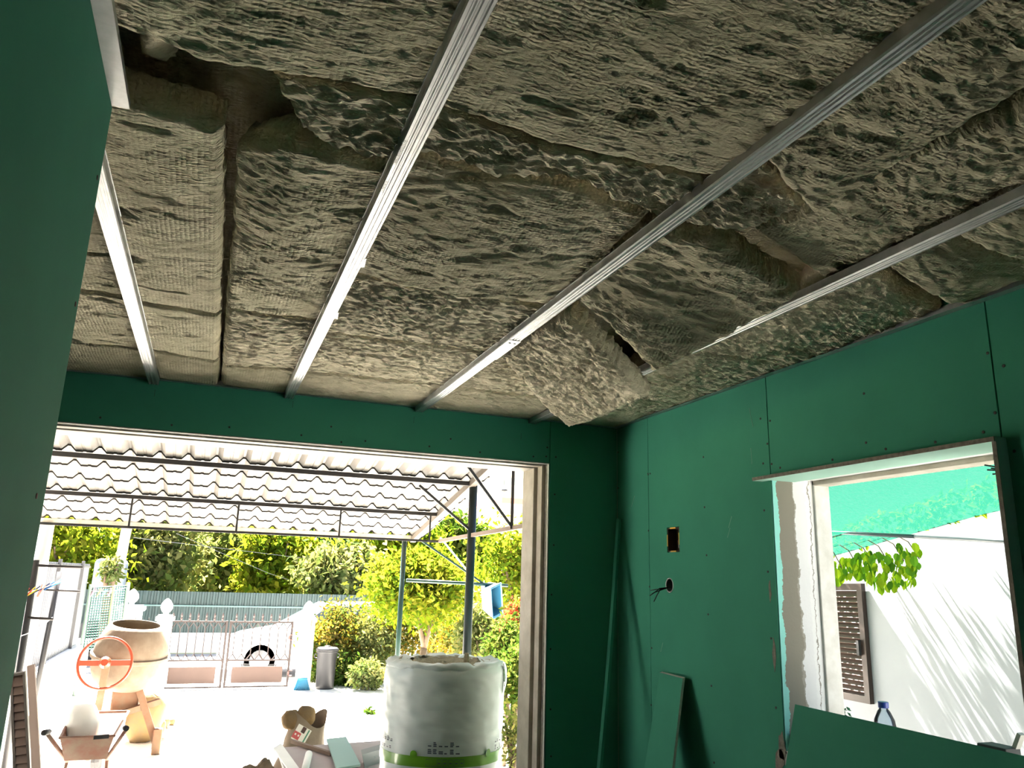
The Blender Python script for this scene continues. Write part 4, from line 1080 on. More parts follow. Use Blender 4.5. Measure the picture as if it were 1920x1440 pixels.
for wx in (0.78, 3.25):
    for sy in (-0.80, 0.62):
        wl_ = B().lathe([(0.20,0.0),(0.30,0.01),(0.31,0.03),(0.31,0.16),(0.29,0.18)], (xf+wx, CY+sy+0.15, G+0.31), 28, Mw).build('wheel', BLACK, car, smooth=False)
        B().lathe([(0.02,0.205),(0.10,0.20),(0.19,0.185),(0.20,0.17)], (xf+wx, CY+sy+0.15, G+0.31), 20, Mw).build('hubcap', mat('hubcap_grey', (0.18, 0.18, 0.188), 0.35, metal=0.6), wl_)
        if sy < 0: B().torus((xf+wx, CY-0.80, G+0.33), 0.335, 0.013, Mw, 28, 6).build('wheel_arch', BLACK, car)
B().obox((xf+1.42, CY-0.88, G+0.98), (0.14, 0.16, 0.10), Euler((0,0.2,0))).build('wing_mirror', CARW, car, bevel=0.02)
B().obox((xf+0.16, CY-0.76, G+0.58), (0.28, 0.10, 0.12), Euler((0,-0.35,0.2))).build('headlight', mat('headlight', (0.55,0.58,0.62), 0.15), car, bevel=0.02)

# green fence across the street ------------------------------------------
FYY = 21.6
zf = px(250, 1107, 1, FYY).z
tag(B().box((-14, FYY, G), (16, FYY+0.2, 0.12)).build('street_wall', PLASTER), 'low white wall under the green street fence', kind='structure')
gfn = thing('street_fence', (0, FYY, 0.12), 'green corrugated metal fence across the street', 'fence')
FGREEN = mat('green_sheet', (0.01901, 0.04277, 0.03802), 0.5, var=0.08)
for k in range(14):
    corrugated(-4+k*0.9, -4+k*0.9+0.9, FYY+0.02, 0.10, zf, 0.13, 0.03).build('sheet', FGREEN, gfn)
B().tube([(-4, FYY-0.03, px(300, 1135, 1, FYY).z), (8.6, FYY-0.03, px(300, 1135, 1, FYY).z)], 0.02, 6).build('rail', mat('pale_green_rail', (0.1426, 0.2281, 0.1996), 0.5), gfn)
# utility pole
p = px(240, 1060, 1, 19.5)
tag(B().tube([(p.x-0.25, 19.5, G), (p.x+0.05, 19.5, 7.0)], [0.115, 0.09], 14).build('utility_pole', mat('pale_concrete', (0.31, 0.3, 0.275), 0.9), smooth=True), 'pale concrete utility pole across the street', 'pole')

# lorry cab and shed left
vx = px(212, 1075, 1, 20.3)
van = thing('lorry_cab', (vx.x, 20.3, G), 'pale blue lorry cab beyond the sheet fence', 'lorry')
VB = mat('pale_blue_paint', (0.165, 0.198, 0.264), 0.35)
x_a, x_b = px(178, 1075, 1, 20.3).x, px(236, 1075, 1, 20.3).x; zv = px(200, 1048, 1, 20.3).z
B().box((x_a, 19.9, 0.1), (x_b, 20.7, zv)).build('cab', VB, van, bevel=0.10)
B().box((x_a+0.10, 19.88, px(200,1088,1,20).z), (x_b-0.35, 19.91, zv-0.14)).build('windscreen', mat('van_glass', (0.14,0.18,0.24), 0.15), van, bevel=0.01)
B().box((x_b-0.27, 19.88, px(200,1088,1,20).z), (x_b-0.06, 19.91, zv-0.14)).build('side_window', mat('van_glass', (0.35,0.42,0.50)), van)
for xx in (x_a+0.15, x_b-0.15): B().lathe([(0.2,0),(0.42,0.02),(0.42,0.2)], (xx, 20.0, G+0.42), 20, Mw).build('wheel', BLACK, van)
sh = thing('flat_shed', (px(190,1040,1,27.2).x, 27.2, G), 'flat roofed open shed behind the lorry cab', 'shed')
xa, xb = px(118, 1040, 1, 27.2).x, px(246, 1040, 1, 27.2).x; zz = px(180, 1040, 1, 27.2).z
B().box((xa, 26.6, zz), (xb, 29.2, zz+0.12)).build('roof_slab', WHITE, sh)
B().box((xa+0.8, 29.0, G), (xb, 29.2, zz)).build('back_wall', mat('dark_shed', (0.08,0.08,0.12), 0.9), sh)
for xx in (xa+0.1, xa+0.9, xb-0.1): B().box((xx-0.05, 26.65, G), (xx+0.05, 26.75, zz)).build('post', WHITE, sh)
# houses on the hillside ---------------------------------------------------
vs, fs = [], []
NX, NY = 40, 16
for j in range(NY):
    for i in range(NX):
        X_ = -30 + 110*i/(NX-1); Y_ = 34 + 70*j/(NY-1)
        rise = max(0, (Y_-36))*0.13 * (1/(1+math.exp(-(X_-4)/5)))
        vs.append((X_, Y_, G + rise + 0.5*float(pnoise(X_*0.15, Y_*0.15, 3))*min(1, j/3)))
for j in range(NY-1):
    for i in range(NX-1): fs.append((j*NX+i, j*NX+i+1, (j+1)*NX+i+1, (j+1)*NX+i))
tag(B().add(vs, fs).build('hillside', mat('dry_hillside', (0.55,0.46,0.32), 0.95, col2=(0.30,0.34,0.12), vscale=0.35), smooth=True), 'dry hillside with scattered green behind the garden', kind='structure')
def house(q0, q1, Y, dep, col, label, roofc=None, wins=()):
    a, c_ = px(*q0, 1, Y), px(*q1, 1, Y)
    t = thing('hill_house', ((a.x+c_.x)/2, Y, c_.z), label, 'house')
    B().box((a.x, Y, c_.z-3), (c_.x, Y+dep, a.z)).build('wall', mat('house_'+label[:14], col, 0.8, var=0.04), t)
    if roofc: B().box((a.x-0.3, Y-0.3, a.z), (c_.x+0.3, Y+dep+0.3, a.z+0.35)).build('roof', mat('roof_'+label[:14], roofc, 0.8), t)
    for (u, v_, uw, vh) in wins:
        x_, z_ = a.x+(c_.x-a.x)*u, c_.z+(a.z-c_.z)*v_
        w_o = B().box((x_, Y-0.05, z_), (x_+(c_.x-a.x)*uw, Y+0.02, z_+(a.z-c_.z)*vh)).build('window', mat('far_window', (0.35,0.42,0.55), 0.3), t)
house((932, 870), (996, 922), 78, 8, (0.86,0.80,0.80), 'pale house high on the hillside', (0.80,0.45,0.45), ((0.1,0.2,0.15,0.3),(0.4,0.2,0.15,0.3),(0.7,0.2,0.15,0.3)))
house((896, 938), (932, 978), 60, 6, (0.80,0.36,0.36), 'pink red house on the hillside behind the canopy post', None, ((0.65,0.3,0.2,0.3),))
house((946, 944), (990, 975), 48, 6, (0.86,0.80,0.76), 'cream house on the hillside right of the pink one', (0.72,0.25,0.25), ((0.15,0.3,0.2,0.35),(0.6,0.3,0.2,0.35)))
house((886, 1035), (960, 1072), 40, 5, (0.80,0.72,0.55), 'low cream house behind the lemon green tree', (0.62,0.20,0.20), ((0.2,0.3,0.15,0.3),))
# cables over the street
for (q0, q1, Ya, Yb) in (((330, 1000), (640, 1120), 20, 24), ((250, 1008), (760, 1058), 20, 26)):
    tag(B().tube([px(*q0,1,Ya), (px(*q0,1,Ya)+px(*q1,1,Yb))/2-Vector((0,0,0.1)), px(*q1,1,Yb)], 0.004, 4).build('overhead_wire', mat('grey_wire', (0.045, 0.048, 0.051), 0.5)), ['thin overhead wire sloping steeply across the trees', 'thin overhead wire running level across the trees'][q0[0] < 300], 'wire')

# ------------------------------------------------------------------ planting
LF = {'lime': [leaf_mat('leaf_lime_a', (0.30,0.42,0.03)), leaf_mat('leaf_lime_b', (0.18,0.32,0.03)), leaf_mat('leaf_lime_c', (0.45,0.48,0.06))],
      'green': [leaf_mat('leaf_green_a', (0.10,0.22,0.04)), leaf_mat('leaf_green_b', (0.16,0.30,0.06)), leaf_mat('leaf_green_c', (0.30,0.36,0.10))],
      'dark': [leaf_mat('leaf_dark_a', (0.03,0.13,0.095), 0.3), leaf_mat('leaf_dark_b', (0.06,0.19,0.13), 0.3)],
      'pale': [leaf_mat('leaf_pale_a', (0.32,0.40,0.16)), leaf_mat('leaf_pale_b', (0.20,0.30,0.10)), leaf_mat('leaf_pale_c', (0.48,0.50,0.22))],
      'gold': [leaf_mat('leaf_gold_a', (0.50,0.36,0.05)), leaf_mat('leaf_gold_b', (0.25,0.30,0.06)), leaf_mat('leaf_gold_c', (0.55,0.45,0.15)), leaf_mat('leaf_gold_d', (0.14,0.24,0.06))],
      'red': [leaf_mat('petal_red_a', (0.70,0.06,0.05)), leaf_mat('petal_red_b', (0.75,0.20,0.14)), leaf_mat('leaf_red_g', (0.2,0.28,0.06))]}
def leaves(cen, n, size, rs, nm):
    """n leaf blades at given centres: folded diamonds"""
    d = rs.normal(size=(n,3)); d[:,2] -= 0.3; d /= np.linalg.norm(d, axis=1)[:,None]
    s_ = np.cross(d, rs.normal(size=(n,3))); s_ /= np.linalg.norm(s_, axis=1)[:,None]
    u = np.cross(d, s_); L_ = size*rs.uniform(0.6, 1.3, n)[:,None]
    V_ = np.stack([cen, cen + d*L_*0.5 + s_*L_*0.25 + u*L_*0.06, cen + d*L_, cen + d*L_*0.5 - s_*L_*0.25 + u*L_*0.06], 1)
    b0 = np.arange(n)[:,None]*4
    F_ = np.concatenate([b0 + np.array([[0,1,2]]), b0 + np.array([[0,2,3]])], 1).reshape(-1, 3)
    return V_.reshape(-1, 3), F_
def foliage(name, parent, cen, rad, n, size, pal, sd, clumps=40, spread=0.22, hollow=0.55):
    rs = np.random.RandomState(sd)
    d = rs.normal(size=(clumps,3)); d /= np.linalg.norm(d, axis=1)[:,None]
    rr = hollow + (1-hollow)*rs.uniform(size=clumps)**0.6
    cl = d*rr[:,None]*np.array(rad)*0.85
    k = rs.randint(clumps, size=n)
    pts = np.array(cen) + cl[k] + rs.normal(size=(n,3))*np.array(rad)*spread
    V_, F_ = leaves(pts, n, size, rs, name)
    org = ORG[parent.name] if parent is not None else Vector(cen)
    me = bpy.data.meshes.new(name)
    me.vertices.add(len(V_)); me.vertices.foreach_set('co', (V_-np.array(org)).astype(np.float32).ravel())
    me.loops.add(len(F_)*3); me.loops.foreach_set('vertex_index', F_.astype(np.int32).ravel())
    me.polygons.add(len(F_)); me.polygons.foreach_set('loop_start', (np.arange(len(F_))*3).astype(np.int32))
    mi = np.repeat(k % len(LF[pal]), 2); flip = np.repeat(rs.uniform(size=n) < 0.3, 2); mi = np.where(flip, rs.randint(len(LF[pal]), size=len(F_)), mi)
    me.polygons.foreach_set('material_index', mi.astype(np.int32))
    me.update(calc_edges=True)
    o = link_mesh(name, me, LF[pal], parent, org); o['kind'] = 'stuff' if parent is not None else ''
    if parent is None: del o['kind']
    return o
def tree(name, base, cen, rad, n, size, pal, sd, label, cat='tree', group=None, trunk=0.07, clumps=40, limbs=4, **k):
    t = thing(name, base, label, cat, group)
    foliage('foliage', t, cen, rad, n, size, pal, sd, clumps, **k)
    rnd = random.Random(sd); b_ = Vector(base); c_ = Vector(cen)
    fork = b_.lerp(c_, 0.55)
    tr = B().tube([b_, b_.lerp(fork, 0.5)+Vector((0.03,0,0)), fork], [trunk, trunk*0.85, trunk*0.7], 8).build('trunk', BARK, t, smooth=True)
    for i in range(limbs):
        a = rnd.uniform(0, 6.28); e_ = c_ + Vector((math.cos(a)*rad[0]*0.6, math.sin(a)*rad[1]*0.6, rnd.uniform(-0.1,0.5)*rad[2]))
        B().tube([fork, fork.lerp(e_, 0.5)+Vector((0,0,0.06)), e_], [trunk*0.6, trunk*0.45, trunk*0.2], 6).build('branch', BARK, tr, smooth=True)
    return t
# trees behind the street fence
bt_list = [(120,1045,23.0,(1.60,1.40,1.50),'lime','yellow green tree above the sheet fence'),
  (208,1072,19.0,(0.20,0.18,0.34),'pale','small pale shrub in front of the lorry cab'),
  (292,1055,25.0,(1.40,1.20,1.90),'pale','pale green tree right of the utility pole'),
  (352,1035,33.0,(2.28,1.82,2.50),'dark','dark green tree between two pale ones behind the fence'),
  (440,1050,28.5,(2.12,1.56,2.24),'pale','broad pale tree above the middle of the green fence'),
  (520,1065,25.0,(1.20,1.10,1.50),'lime','yellow green tree behind the gate and green fence'),
  (590,1030,37.0,(3.82,2.39,3.46),'dark','large dark tree behind the street fence'),
  (640,1085,22.9,(1.24,0.95,0.95),'pale','low pale shrub tree above the right end of the green fence'),
  (700,1050,42.0,(3.31,2.55,3.31),'dark','blue green dark tree behind the lemon green tree'),
  (745,1025,28.0,(1.79,1.46,1.46),'lime','bright green tree top seen under the canopy eave'),
  (860,1030,32.0,(1.71,1.39,1.28),'green','green tree between the posts and the hillside houses')]
for i, (qx, qy, Y_, rad, pal, lab) in enumerate(bt_list):
    c_ = px(qx, qy, 1, Y_)
    nl = 5200 if rad[0] > 0.6 else 420
    tree('garden_tree', (c_.x, Y_, G), c_, rad, nl, 0.0102*Y_ if rad[0] > 0.6 else 0.13, pal, 100+i, lab, trunk=0.12, clumps=70, hollow=0.4, limbs=3)
# lollipop tree in the garden
Y_ = 11.6
c_ = px(790, 1095, 1, Y_); b0_ = px(786, 1225, 1, Y_)
lt = thing('lemon_tree', (b0_.x, Y_, G), 'round bright green tree with a bare forked trunk behind the canopy posts', 'tree')
foliage('foliage', lt, c_, (0.80,0.75,0.52), 9000, 0.095, 'lime', 55, 70, hollow=0.3)
fk = px(795, 1215, 1, Y_)
tk = B().tube([(b0_.x-0.05, Y_, G), fk], [0.06, 0.05], 9).build('trunk', BARK, lt, smooth=True)
B().tube([fk, px(788, 1180, 1, Y_), px(783, 1140, 1, Y_)], [0.04, 0.032, 0.025], 8).build('limb', BARK, tk, smooth=True)
B().tube([fk, px(806, 1175, 1, Y_), px(830, 1138, 1, Y_)], [0.045, 0.036, 0.026], 8).build('limb', BARK, tk, smooth=True)
# hedge right of the gate: single shrubs
hedge = [(615,1195,15.9,(0.55,0.5,0.65),'gold','golden variegated shrub behind the grey bin'), (603,1245,15.9,(0.30,0.3,0.5),'green','dark leafy shrub beside the broom'),
  (655,1210,15.9,(0.5,0.5,0.75),'gold','golden variegated shrub right of the grey bin'), (650,1262,15.3,(0.45,0.4,0.35),'green','low green shrub at the foot of the hedge right of the bin'),
  (700,1215,15.6,(0.5,0.5,0.70),'pale','pale leafy shrub in the hedge left of the green eave post'), (690,1262,14.6,(0.28,0.3,0.22),'pale','low plant with strappy pale leaves at the hedge foot'),
  (745,1185,15.9,(0.55,0.5,0.7),'gold','golden shrub behind the green eave post'), (825,1180,15.6,(0.7,0.5,0.65),'gold','golden shrub behind the forked tree trunk'),
  (870,1195,13.6,(0.55,0.5,0.6),'gold','golden shrub behind the thick green post'), (905,1200,10.8,(0.4,0.4,0.5),'pale','pale shrub right of the thick green post')]
for i, (qx, qy, Y_, rad, pal, lab) in enumerate(hedge):
    c_ = px(qx, qy, 1, Y_)
    tree('hedge_shrub', (c_.x, Y_, G), c_, rad, 3000, 0.085, pal, 200+i, lab, 'shrub', trunk=0.025, clumps=40, hollow=0.3, limbs=3)
right_pl = [(975,1070,13.0,(0.75,0.6,0.9),4500,0.11,'lime','tall yellow green shrub tree beside the door jamb'), (967,1165,10.0,(0.20,0.2,0.32),1500,0.06,'red','shrub with red flowers beside the door jamb'),
  (950,1215,8.6,(0.32,0.3,0.35),1800,0.075,'green','green shrub just behind the roll of insulation'), (962,1275,7.4,(0.22,0.25,0.35),1500,0.06,'green','leafy green shrub between the roll and the door jamb'),
  (962,1375,6.4,(0.16,0.2,0.30),420,0.05,'pale','thin twiggy shrub low between the roll and the door jamb')]
for i, (qx, qy, Y_, rad, n, sz, pal, lab) in enumerate(right_pl):
    c_ = px(qx, qy, 1, Y_)
    tree('garden_shrub', (c_.x, Y_, G), c_, rad, n, sz, pal, 300+i, lab, 'shrub', trunk=0.03 if i else 0.07, clumps=36, hollow=0.2, limbs=4)

# ------------------------------------------------------------------ building site things in the yard
# cement mixer
MY = 10.05
mc = px(240, 1225, 1, MY+0.1)
mx_ = thing('cement_mixer', (mc.x, MY, G), 'cement splashed concrete mixer with an orange hand wheel', 'cement mixer')
Rm = Euler((math.radians(8), math.radians(4), 0)).to_matrix()
dc = Vector((mc.x, MY+0.2, 0.30))
drum = B().lathe([(0.05,0.0),(0.24,0.02),(0.34,0.10),(0.385,0.22),(0.39,0.38)], dc, 32, Rm, cap=False).lathe([(0.39,0.38),(0.39,0.40),(0.375,0.50),(0.30,0.66),(0.27,0.70),(0.25,0.70),(0.28,0.65),(0.35,0.50),(0.37,0.38)], dc, 32, Rm, cap=False).build('drum', TANM, mx_, smooth=True)
B().lathe([(0.39,0.34),(0.415,0.35),(0.415,0.385),(0.39,0.395)], dc, 40, Rm, cap=False).build('ring_gear', TANM, drum)
wc_ = px(197, 1243, 1, MY-0.45)
Mv = Euler((math.radians(82), 0, 0)).to_matrix()
hw = B().torus(wc_, 0.255, 0.014, Mv, 40, 8).build('hand_wheel', ORANGE, mx_, smooth=True)
B().bar(wc_-Vector((0.25,0,0)), wc_+Vector((0.25,0,0)), 0.012, 0.055, (0,0,1)).build('spoke', ORANGE, hw)
B().lathe([(0.06,-0.03),(0.06,0.05),(0.035,0.10)], wc_+Vector((0,0.02,0.0)), 16, Mv).build('hub', ORANGE, hw)
fr_ = mat('cement_frame', (0.1426, 0.09504, 0.05702), 0.8, col2=(0.1521, 0.05702, 0.02376), vscale=6)
ft = px(290, 1414, 2, G)
B().bar(wc_+Vector((0.01,0.06,0)), (wc_.x-0.03, MY-0.2, G+0.35), 0.07, 0.05, (0,1,0)).build('tilt_post', fr_, mx_)
B().bar((wc_.x-0.05, MY-0.15, G+0.36), (ft.x-0.02, MY+0.1, G+0.52), 0.07, 0.06).build('base_beam', fr_, mx_)
B().bar((ft.x-0.30, MY+0.05, G+0.78), (ft.x, ft.y, G+0.10), 0.07, 0.05, (0,1,0)).build('leg', fr_, mx_)
B().box((ft.x-0.04, ft.y-0.05, G), (ft.x+0.05, ft.y+0.06, G+0.26)).build('foot', fr_, mx_, bevel=0.01)
B().bar((wc_.x-0.02, MY-0.15, G+0.42), (wc_.x-0.12, MY-0.2, G), 0.06, 0.05, (0,1,0)).build('leg', fr_, mx_)
B().lathe([(0.04,-0.05),(0.17,-0.045),(0.18,0.0),(0.17,0.045),(0.04,0.05)], (wc_.x-0.02, MY+0.5, G+0.18), 20, Euler((0, math.pi/2, 0)).to_matrix()).build('wheel', BLACK, mx_)
B().box((mc.x-0.10, MY+0.05, G+0.42), (mc.x+0.18, MY+0.45, 0.32)).build('motor_box', fr_, mx_, bevel=0.02)
# ochre stones
def stone(c0, s, sd, label, nm='stone', m=STONE, cat='stone', grp=None):
    rs = np.random.RandomState(sd); vs, fs = [], []
    n1, n2 = 7, 10
    for i in range(n1+1):
        th_ = math.pi*i/n1
        for j in range(n2):
            ph = 2*math.pi*j/n2; v = np.array([math.sin(th_)*math.cos(ph), math.sin(th_)*math.sin(ph), math.cos(th_)])
            v = np.sign(v)*np.abs(v)**0.75*(1+0.18*float(pnoise(v[0]*1.6+sd, v[1]*1.6, v[2]*1.6)))
            vs.append(tuple(v*np.array(s)))
    for i in range(n1):
        for j in range(n2): fs.append((i*n2+j, (i+1)*n2+j, (i+1)*n2+(j+1)%n2, i*n2+(j+1)%n2))
    zmin = min(v[2] for v in vs)
    b_ = B().add([Vector(v)+Vector(c0)-Vector((0,0,zmin)) for v in vs], fs)
    return tag(b_.build(nm, m, smooth=True), label, cat, grp)
stn = [((262,1398),(0.20,0.16,0.17),'large ochre stone at the foot of the cement mixer'),((284,1392),(0.13,0.14,0.13),'ochre stone wedged behind the mixer leg'),((300,1372),(0.10,0.10,0.07),'small ochre stone right of the mixer leg'),((318,1366),(0.06,0.05,0.04),'pebble sized ochre stone lying on the yard')]
for i, (q, s, lab) in enumerate(stn):
    p = px(*q, 2, G); p.y += 0.25; stone((p.x, p.y, G), s, 20+i, lab)
p = px(270, 1385, 2, G); stone((p.x-0.02, 10.75, G), (0.22,0.2,0.28), 31, 'tall ochre stone standing behind the mixer base')
# wheelbarrow
WY_ = 7.6
hL, hR = px(82, 1374, 1, WY_), px(237, 1366, 1, WY_)
wb = thing('wheelbarrow', ((hL.x+hR.x)/2, WY_+0.5, G), 'rusty red wheelbarrow with black handle grips facing the house', 'wheelbarrow')
WRED = mat('rusty_red_tray', (0.1978, 0.06843, 0.04182), 0.7, col2=(0.2282, 0.1672, 0.1216), vscale=7)
tl, tr_ = px(112, 1384, 1, WY_+0.22), px(214, 1380, 1, WY_+0.22)
zr_ = (tl.z+tr_.z)/2; xm = (tl.x+tr_.x)/2; hw_ = (tr_.x-tl.x)/2
b_ = B(); ya, ybk = WY_+0.22, WY_+1.10
top_ = [(xm-hw_, ya, zr_), (xm+hw_, ya, zr_), (xm+hw_*1.15, ybk, zr_+0.06), (xm-hw_*1.15, ybk, zr_+0.06)]
bot_ = [(xm-hw_*0.78, ya+0.12, zr_-0.20), (xm+hw_*0.78, ya+0.12, zr_-0.20), (xm+hw_*0.6, ybk-0.30, zr_-0.24), (xm-hw_*0.6, ybk-0.30, zr_-0.24)]
b_.add(top_+bot_, [(0,4,5,1),(1,5,6,2),(2,6,7,3),(3,7,4,0),(7,6,5,4)])
tro = b_.build('tray', WRED, wb); sm = tro.modifiers.new('solid', 'SOLIDIFY'); sm.thickness = 0.008
for i, (a, c_) in enumerate(((0,1),(1,2),(2,3),(3,0))): B().tube([top_[a], top_[c_]], 0.012, 6).build('rim_tube', WRED, wb)
wheel_c = Vector((xm, WY_+1.35, G+0.19))
for hp, s_ in ((hL, -1), (hR, 1)):
    hd = Vector((xm+s_*hw_*0.75, WY_+0.45, zr_-0.22))
    B().tube([hp+Vector((0,0.10,-0.01)), hd, wheel_c+Vector((s_*0.07,0,0))], 0.017, 8).build('handle_tube', WRED, wb, smooth=True)
    B().tube([hp, hp+Vector((-s_*0.02,0.11,-0.012))], 0.022, 10).build('grip', BLACK, wb, smooth=True)
    B().tube([hd+Vector((0,0.05,0)), (hd.x+s_*0.03, WY_+0.40, G)], 0.015, 8).build('leg', WRED, wb)
B().tube([(xm-hw_*0.78, WY_+0.41, G+0.12), (xm+hw_*0.78, WY_+0.41, G+0.12)], 0.012, 6).build('leg_brace', WRED, wb)
B().lathe([(0.03,-0.04),(0.16,-0.035),(0.19,0),(0.16,0.035),(0.03,0.04)], wheel_c, 24, Euler((0, math.pi/2, 0)).to_matrix()).build('wheel', BLACK, wb)
# white sack in the wheelbarrow and bucket
stone((xm-0.10, ybk-0.42, zr_-0.235), (0.15,0.17,0.20), 44, 'white sack standing in the wheelbarrow tray', 'white_sack', WHITE, 'sack')
tag(B().obox((px(190,1382,1,ya-0.015).x, ya-0.016, px(190,1381,1,ya).z), (0.115, 0.022, 0.032), Euler((0,-0.05,0))).build('float_tool', BLACK, bevel=0.003), 'black hand float lying on the wheelbarrow rim', 'tool')
# white pipe on the ground
a, c_ = px(73, 1374, 2, G+0.05), px(157, 1322, 2, G+0.05)
tag(B().tube([a, c_], 0.05, 16).build('plastic_pipe', WHITE, smooth=True), 'white plastic pipe lying along the low boundary wall', 'pipe')

# louvred shutter leaning on the left
def shutter(corner_tl, corner_tr, corner_br, corner_bl, n, thick, name, label, stile=0.05, fm=BROWN, sm_=BROWNL):
    tl, tr2, br2, bl = [Vector(q) for q in (corner_tl, corner_tr, corner_br, corner_bl)]
    t = thing(name, (bl+br2)/2, label, 'shutter'); th_ = Vector(thick)
    def P(u, v): return tl.lerp(tr2, u).lerp(bl.lerp(br2, u), v)
    W = (tr2-tl).length; su = stile/W; H2 = (bl-tl).length; sv = stile/H2
    for (u0, u1, v0, v1, nm) in ((0,su,0,1,'stile'),(1-su,1,0,1,'stile'),(su,1-su,0,sv,'rail'),(su,1-su,1-sv,1,'rail')):
        B().prism([P(u0,v0),P(u1,v0),P(u1,v1),P(u0,v1)], th_).build(nm, fm, t)
    pit = (1-2*sv)/n
    for k in range(n):
        v0 = sv+pit*(k+0.12); v1 = v0+pit*1.2
        a, c_, d2, e2 = P(su,v0)+th_*0.85, P(1-su,v0)+th_*0.85, P(1-su,v1)+th_*0.05, P(su,v1)+th_*0.05
        nn = (c_-a).cross(e2-a).normalized()*0.005
        B().prism([a, c_, d2, e2], nn).build('slat', sm_, t)
    return t
SY = 6.1
zt1 = px(22, 1265, 1, SY).z
def lean_foot(qt, qb, ztop, off=0.0):
    """top point seen at qt, foot of the same leaning edge on the ground so that it runs through qb"""
    a = px(*qt, 1, SY+off); best = None
    for k in range(1, 400):
        f_ = k/400; p = px(*qb, 1, SY+off-0.35*f_); e_ = abs(p.z - (ztop-(ztop-G)*f_))
        if best is None or e_ < best[0]: best = (e_, f_, p.x)
    return a.x, a.x + (best[2]-a.x)/best[1]
xr, xrb = lean_foot((47,1258), (56,1440), zt1)
xl, xlb = lean_foot((23,1266), (29,1440), zt1)
xl, xlb = xl-0.015, xlb-0.015
shutter((xl, SY, zt1), (xr, SY, zt1+0.015), (xrb, SY-0.35, G), (xlb, SY-0.35, G), 26, (0, 0.035, 0.005), 'louvred_shutter', 'dark brown louvred shutter leaning outside the doorway', 0.014)
xa_, xab = lean_foot((49,1256), (59,1440), zt1+0.05, -0.02); xb_, xbb = lean_foot((63,1254), (76,1440), zt1+0.06, -0.02)
tag(B().prism([(xa_, SY-0.02, zt1+0.05), (xb_, SY-0.02, zt1+0.06), (xbb, SY-0.37, G), (xab, SY-0.37, G)], (0,0.03,0.004)).build('shutter_post', MATS.get('pinkish_board') or mat('pinkish_board', (0.3,0.21,0.185), 0.6)), 'pinkish plank leaning beside the brown louvred shutter', 'plank')

# work table with board offcuts
TZ = 0.30
tb = thing('work_table', px(640, 1420, 2, TZ) - Vector((0,0,TZ-G)), 'low trestle table loaded with board offcuts in the yard', 'table')
def tp2(q, z=TZ): return px(q[0], q[1], 2, z)
def poly_board(name, qs, z, th_, label, m, edge=None, cat='board', parent=None):
    P = [tp2(q, z) for q in qs]; b_ = B()
    n = len(P); b_.add(P, [tuple(range(n))], 0); b_.add([p-Vector((0,0,th_)) for p in P], [tuple(range(n))[::-1]], 0)
    for i in range(n): b_.add([P[i], P[(i+1)%n], P[(i+1)%n]-Vector((0,0,th_)), P[i]-Vector((0,0,th_))], [(0,1,2,3)], 1)
    o = b_.build(name, [m, edge or m], parent)
    if parent is None: tag(o, label, cat)
    return o
PINKB = mat('pinkish_white_board', (0.3802, 0.3278, 0.3326), 0.8, var=0.04)
poly_board('table_top', [(520,1402),(719,1388),(760,1500),(560,1520)], TZ, 0.03, '', PINKB, BLACK, parent=tb)
for q in ((540,1404),(712,1392),(735,1470),(580,1490)):
    p = tp2(q); B().box((p.x-0.03, p.y-0.03, G), (p.x+0.03, p.y+0.03, TZ-0.03)).build('leg', mat('raw_timber', (0.50,0.36,0.22), 0.8), tb)
poly_board('board_strip', [(512,1402),(527,1393),(566,1447),(548,1452)], TZ+0.016, 0.013, 'white board strip lying at the left end of the table', WHITE)
poly_board('board_strip', [(612,1385),(649,1381),(676,1433),(631,1440)], TZ+0.048, 0.014, 'pale mint green board strip lying across the table', mat('mint_board', (0.2566, 0.3992, 0.3802), 0.7), mat('mint_edge', (0.3, 0.42, 0.375), 0.8))
q0, q1 = tp2((548,1390), TZ+0.02), tp2((622,1414), TZ+0.02)
tag(B().bar(q0, q1, 0.03, 0.025).build('timber_batten', mat('brown_batten', (0.1782, 0.1188, 0.08415), 0.8)), 'thin brown timber batten lying across the table', 'batten')
q0, q1 = tp2((579,1414), TZ+0.028), tp2((570,1452), TZ+0.028)
sc2 = thing('sealant_tube', (q1.x, q1.y, TZ), 'white sealant cartridge lying on the table', 'cartridge')
B().tube([q0, q1], 0.026, 16).build('cartridge', WHITE, sc2, smooth=True)
B().tube([q0, q0+(q0-q1).normalized()*0.006], 0.024, 16).build('end_cap', mat('grey_cap', (0.35,0.35,0.38), 0.5), sc2)
# lettered carton on the table
ca, cb2, cc2, cd2 = tp2((678,1412), TZ+0.09), tp2((722,1398), TZ+0.09), tp2((722,1423), TZ+0.012), tp2((684,1437), TZ+0.012)
CART = mat('grey_carton', (0.2225, 0.2309, 0.2309), 0.7)
cbx = thing('flat_carton', tp2((690,1425), TZ), 'long grey carton with printed lettering behind the roll', 'carton')
b_ = B(); back = Vector((0.02, 0.16, 0))
P8 = [Vector((ca.x, cd2.y+0.015, TZ+0.085)), Vector((cb2.x, cc2.y+0.015, TZ+0.085)), Vector((cc2.x, cc2.y, TZ+0.001)), Vector((cd2.x, cd2.y, TZ+0.001))]
b_.prism(P8, back); b_.build('box', CART, cbx)
me = text_mesh('RECTIFICAL', 0.024); me.materials.clear(); me.materials.append(PINK)
ux = (P8[3]-P8[2]).normalized(); uy = (P8[3]-P8[0]).normalized(); un = ux.cross(uy); Rt = Matrix((ux, uy, un)).transposed()
link_mesh('printed_text', me, None, cbx, P8[1].lerp(P8[2], 0.35) + ux*0.045 + un*0.003, Rt.to_euler())
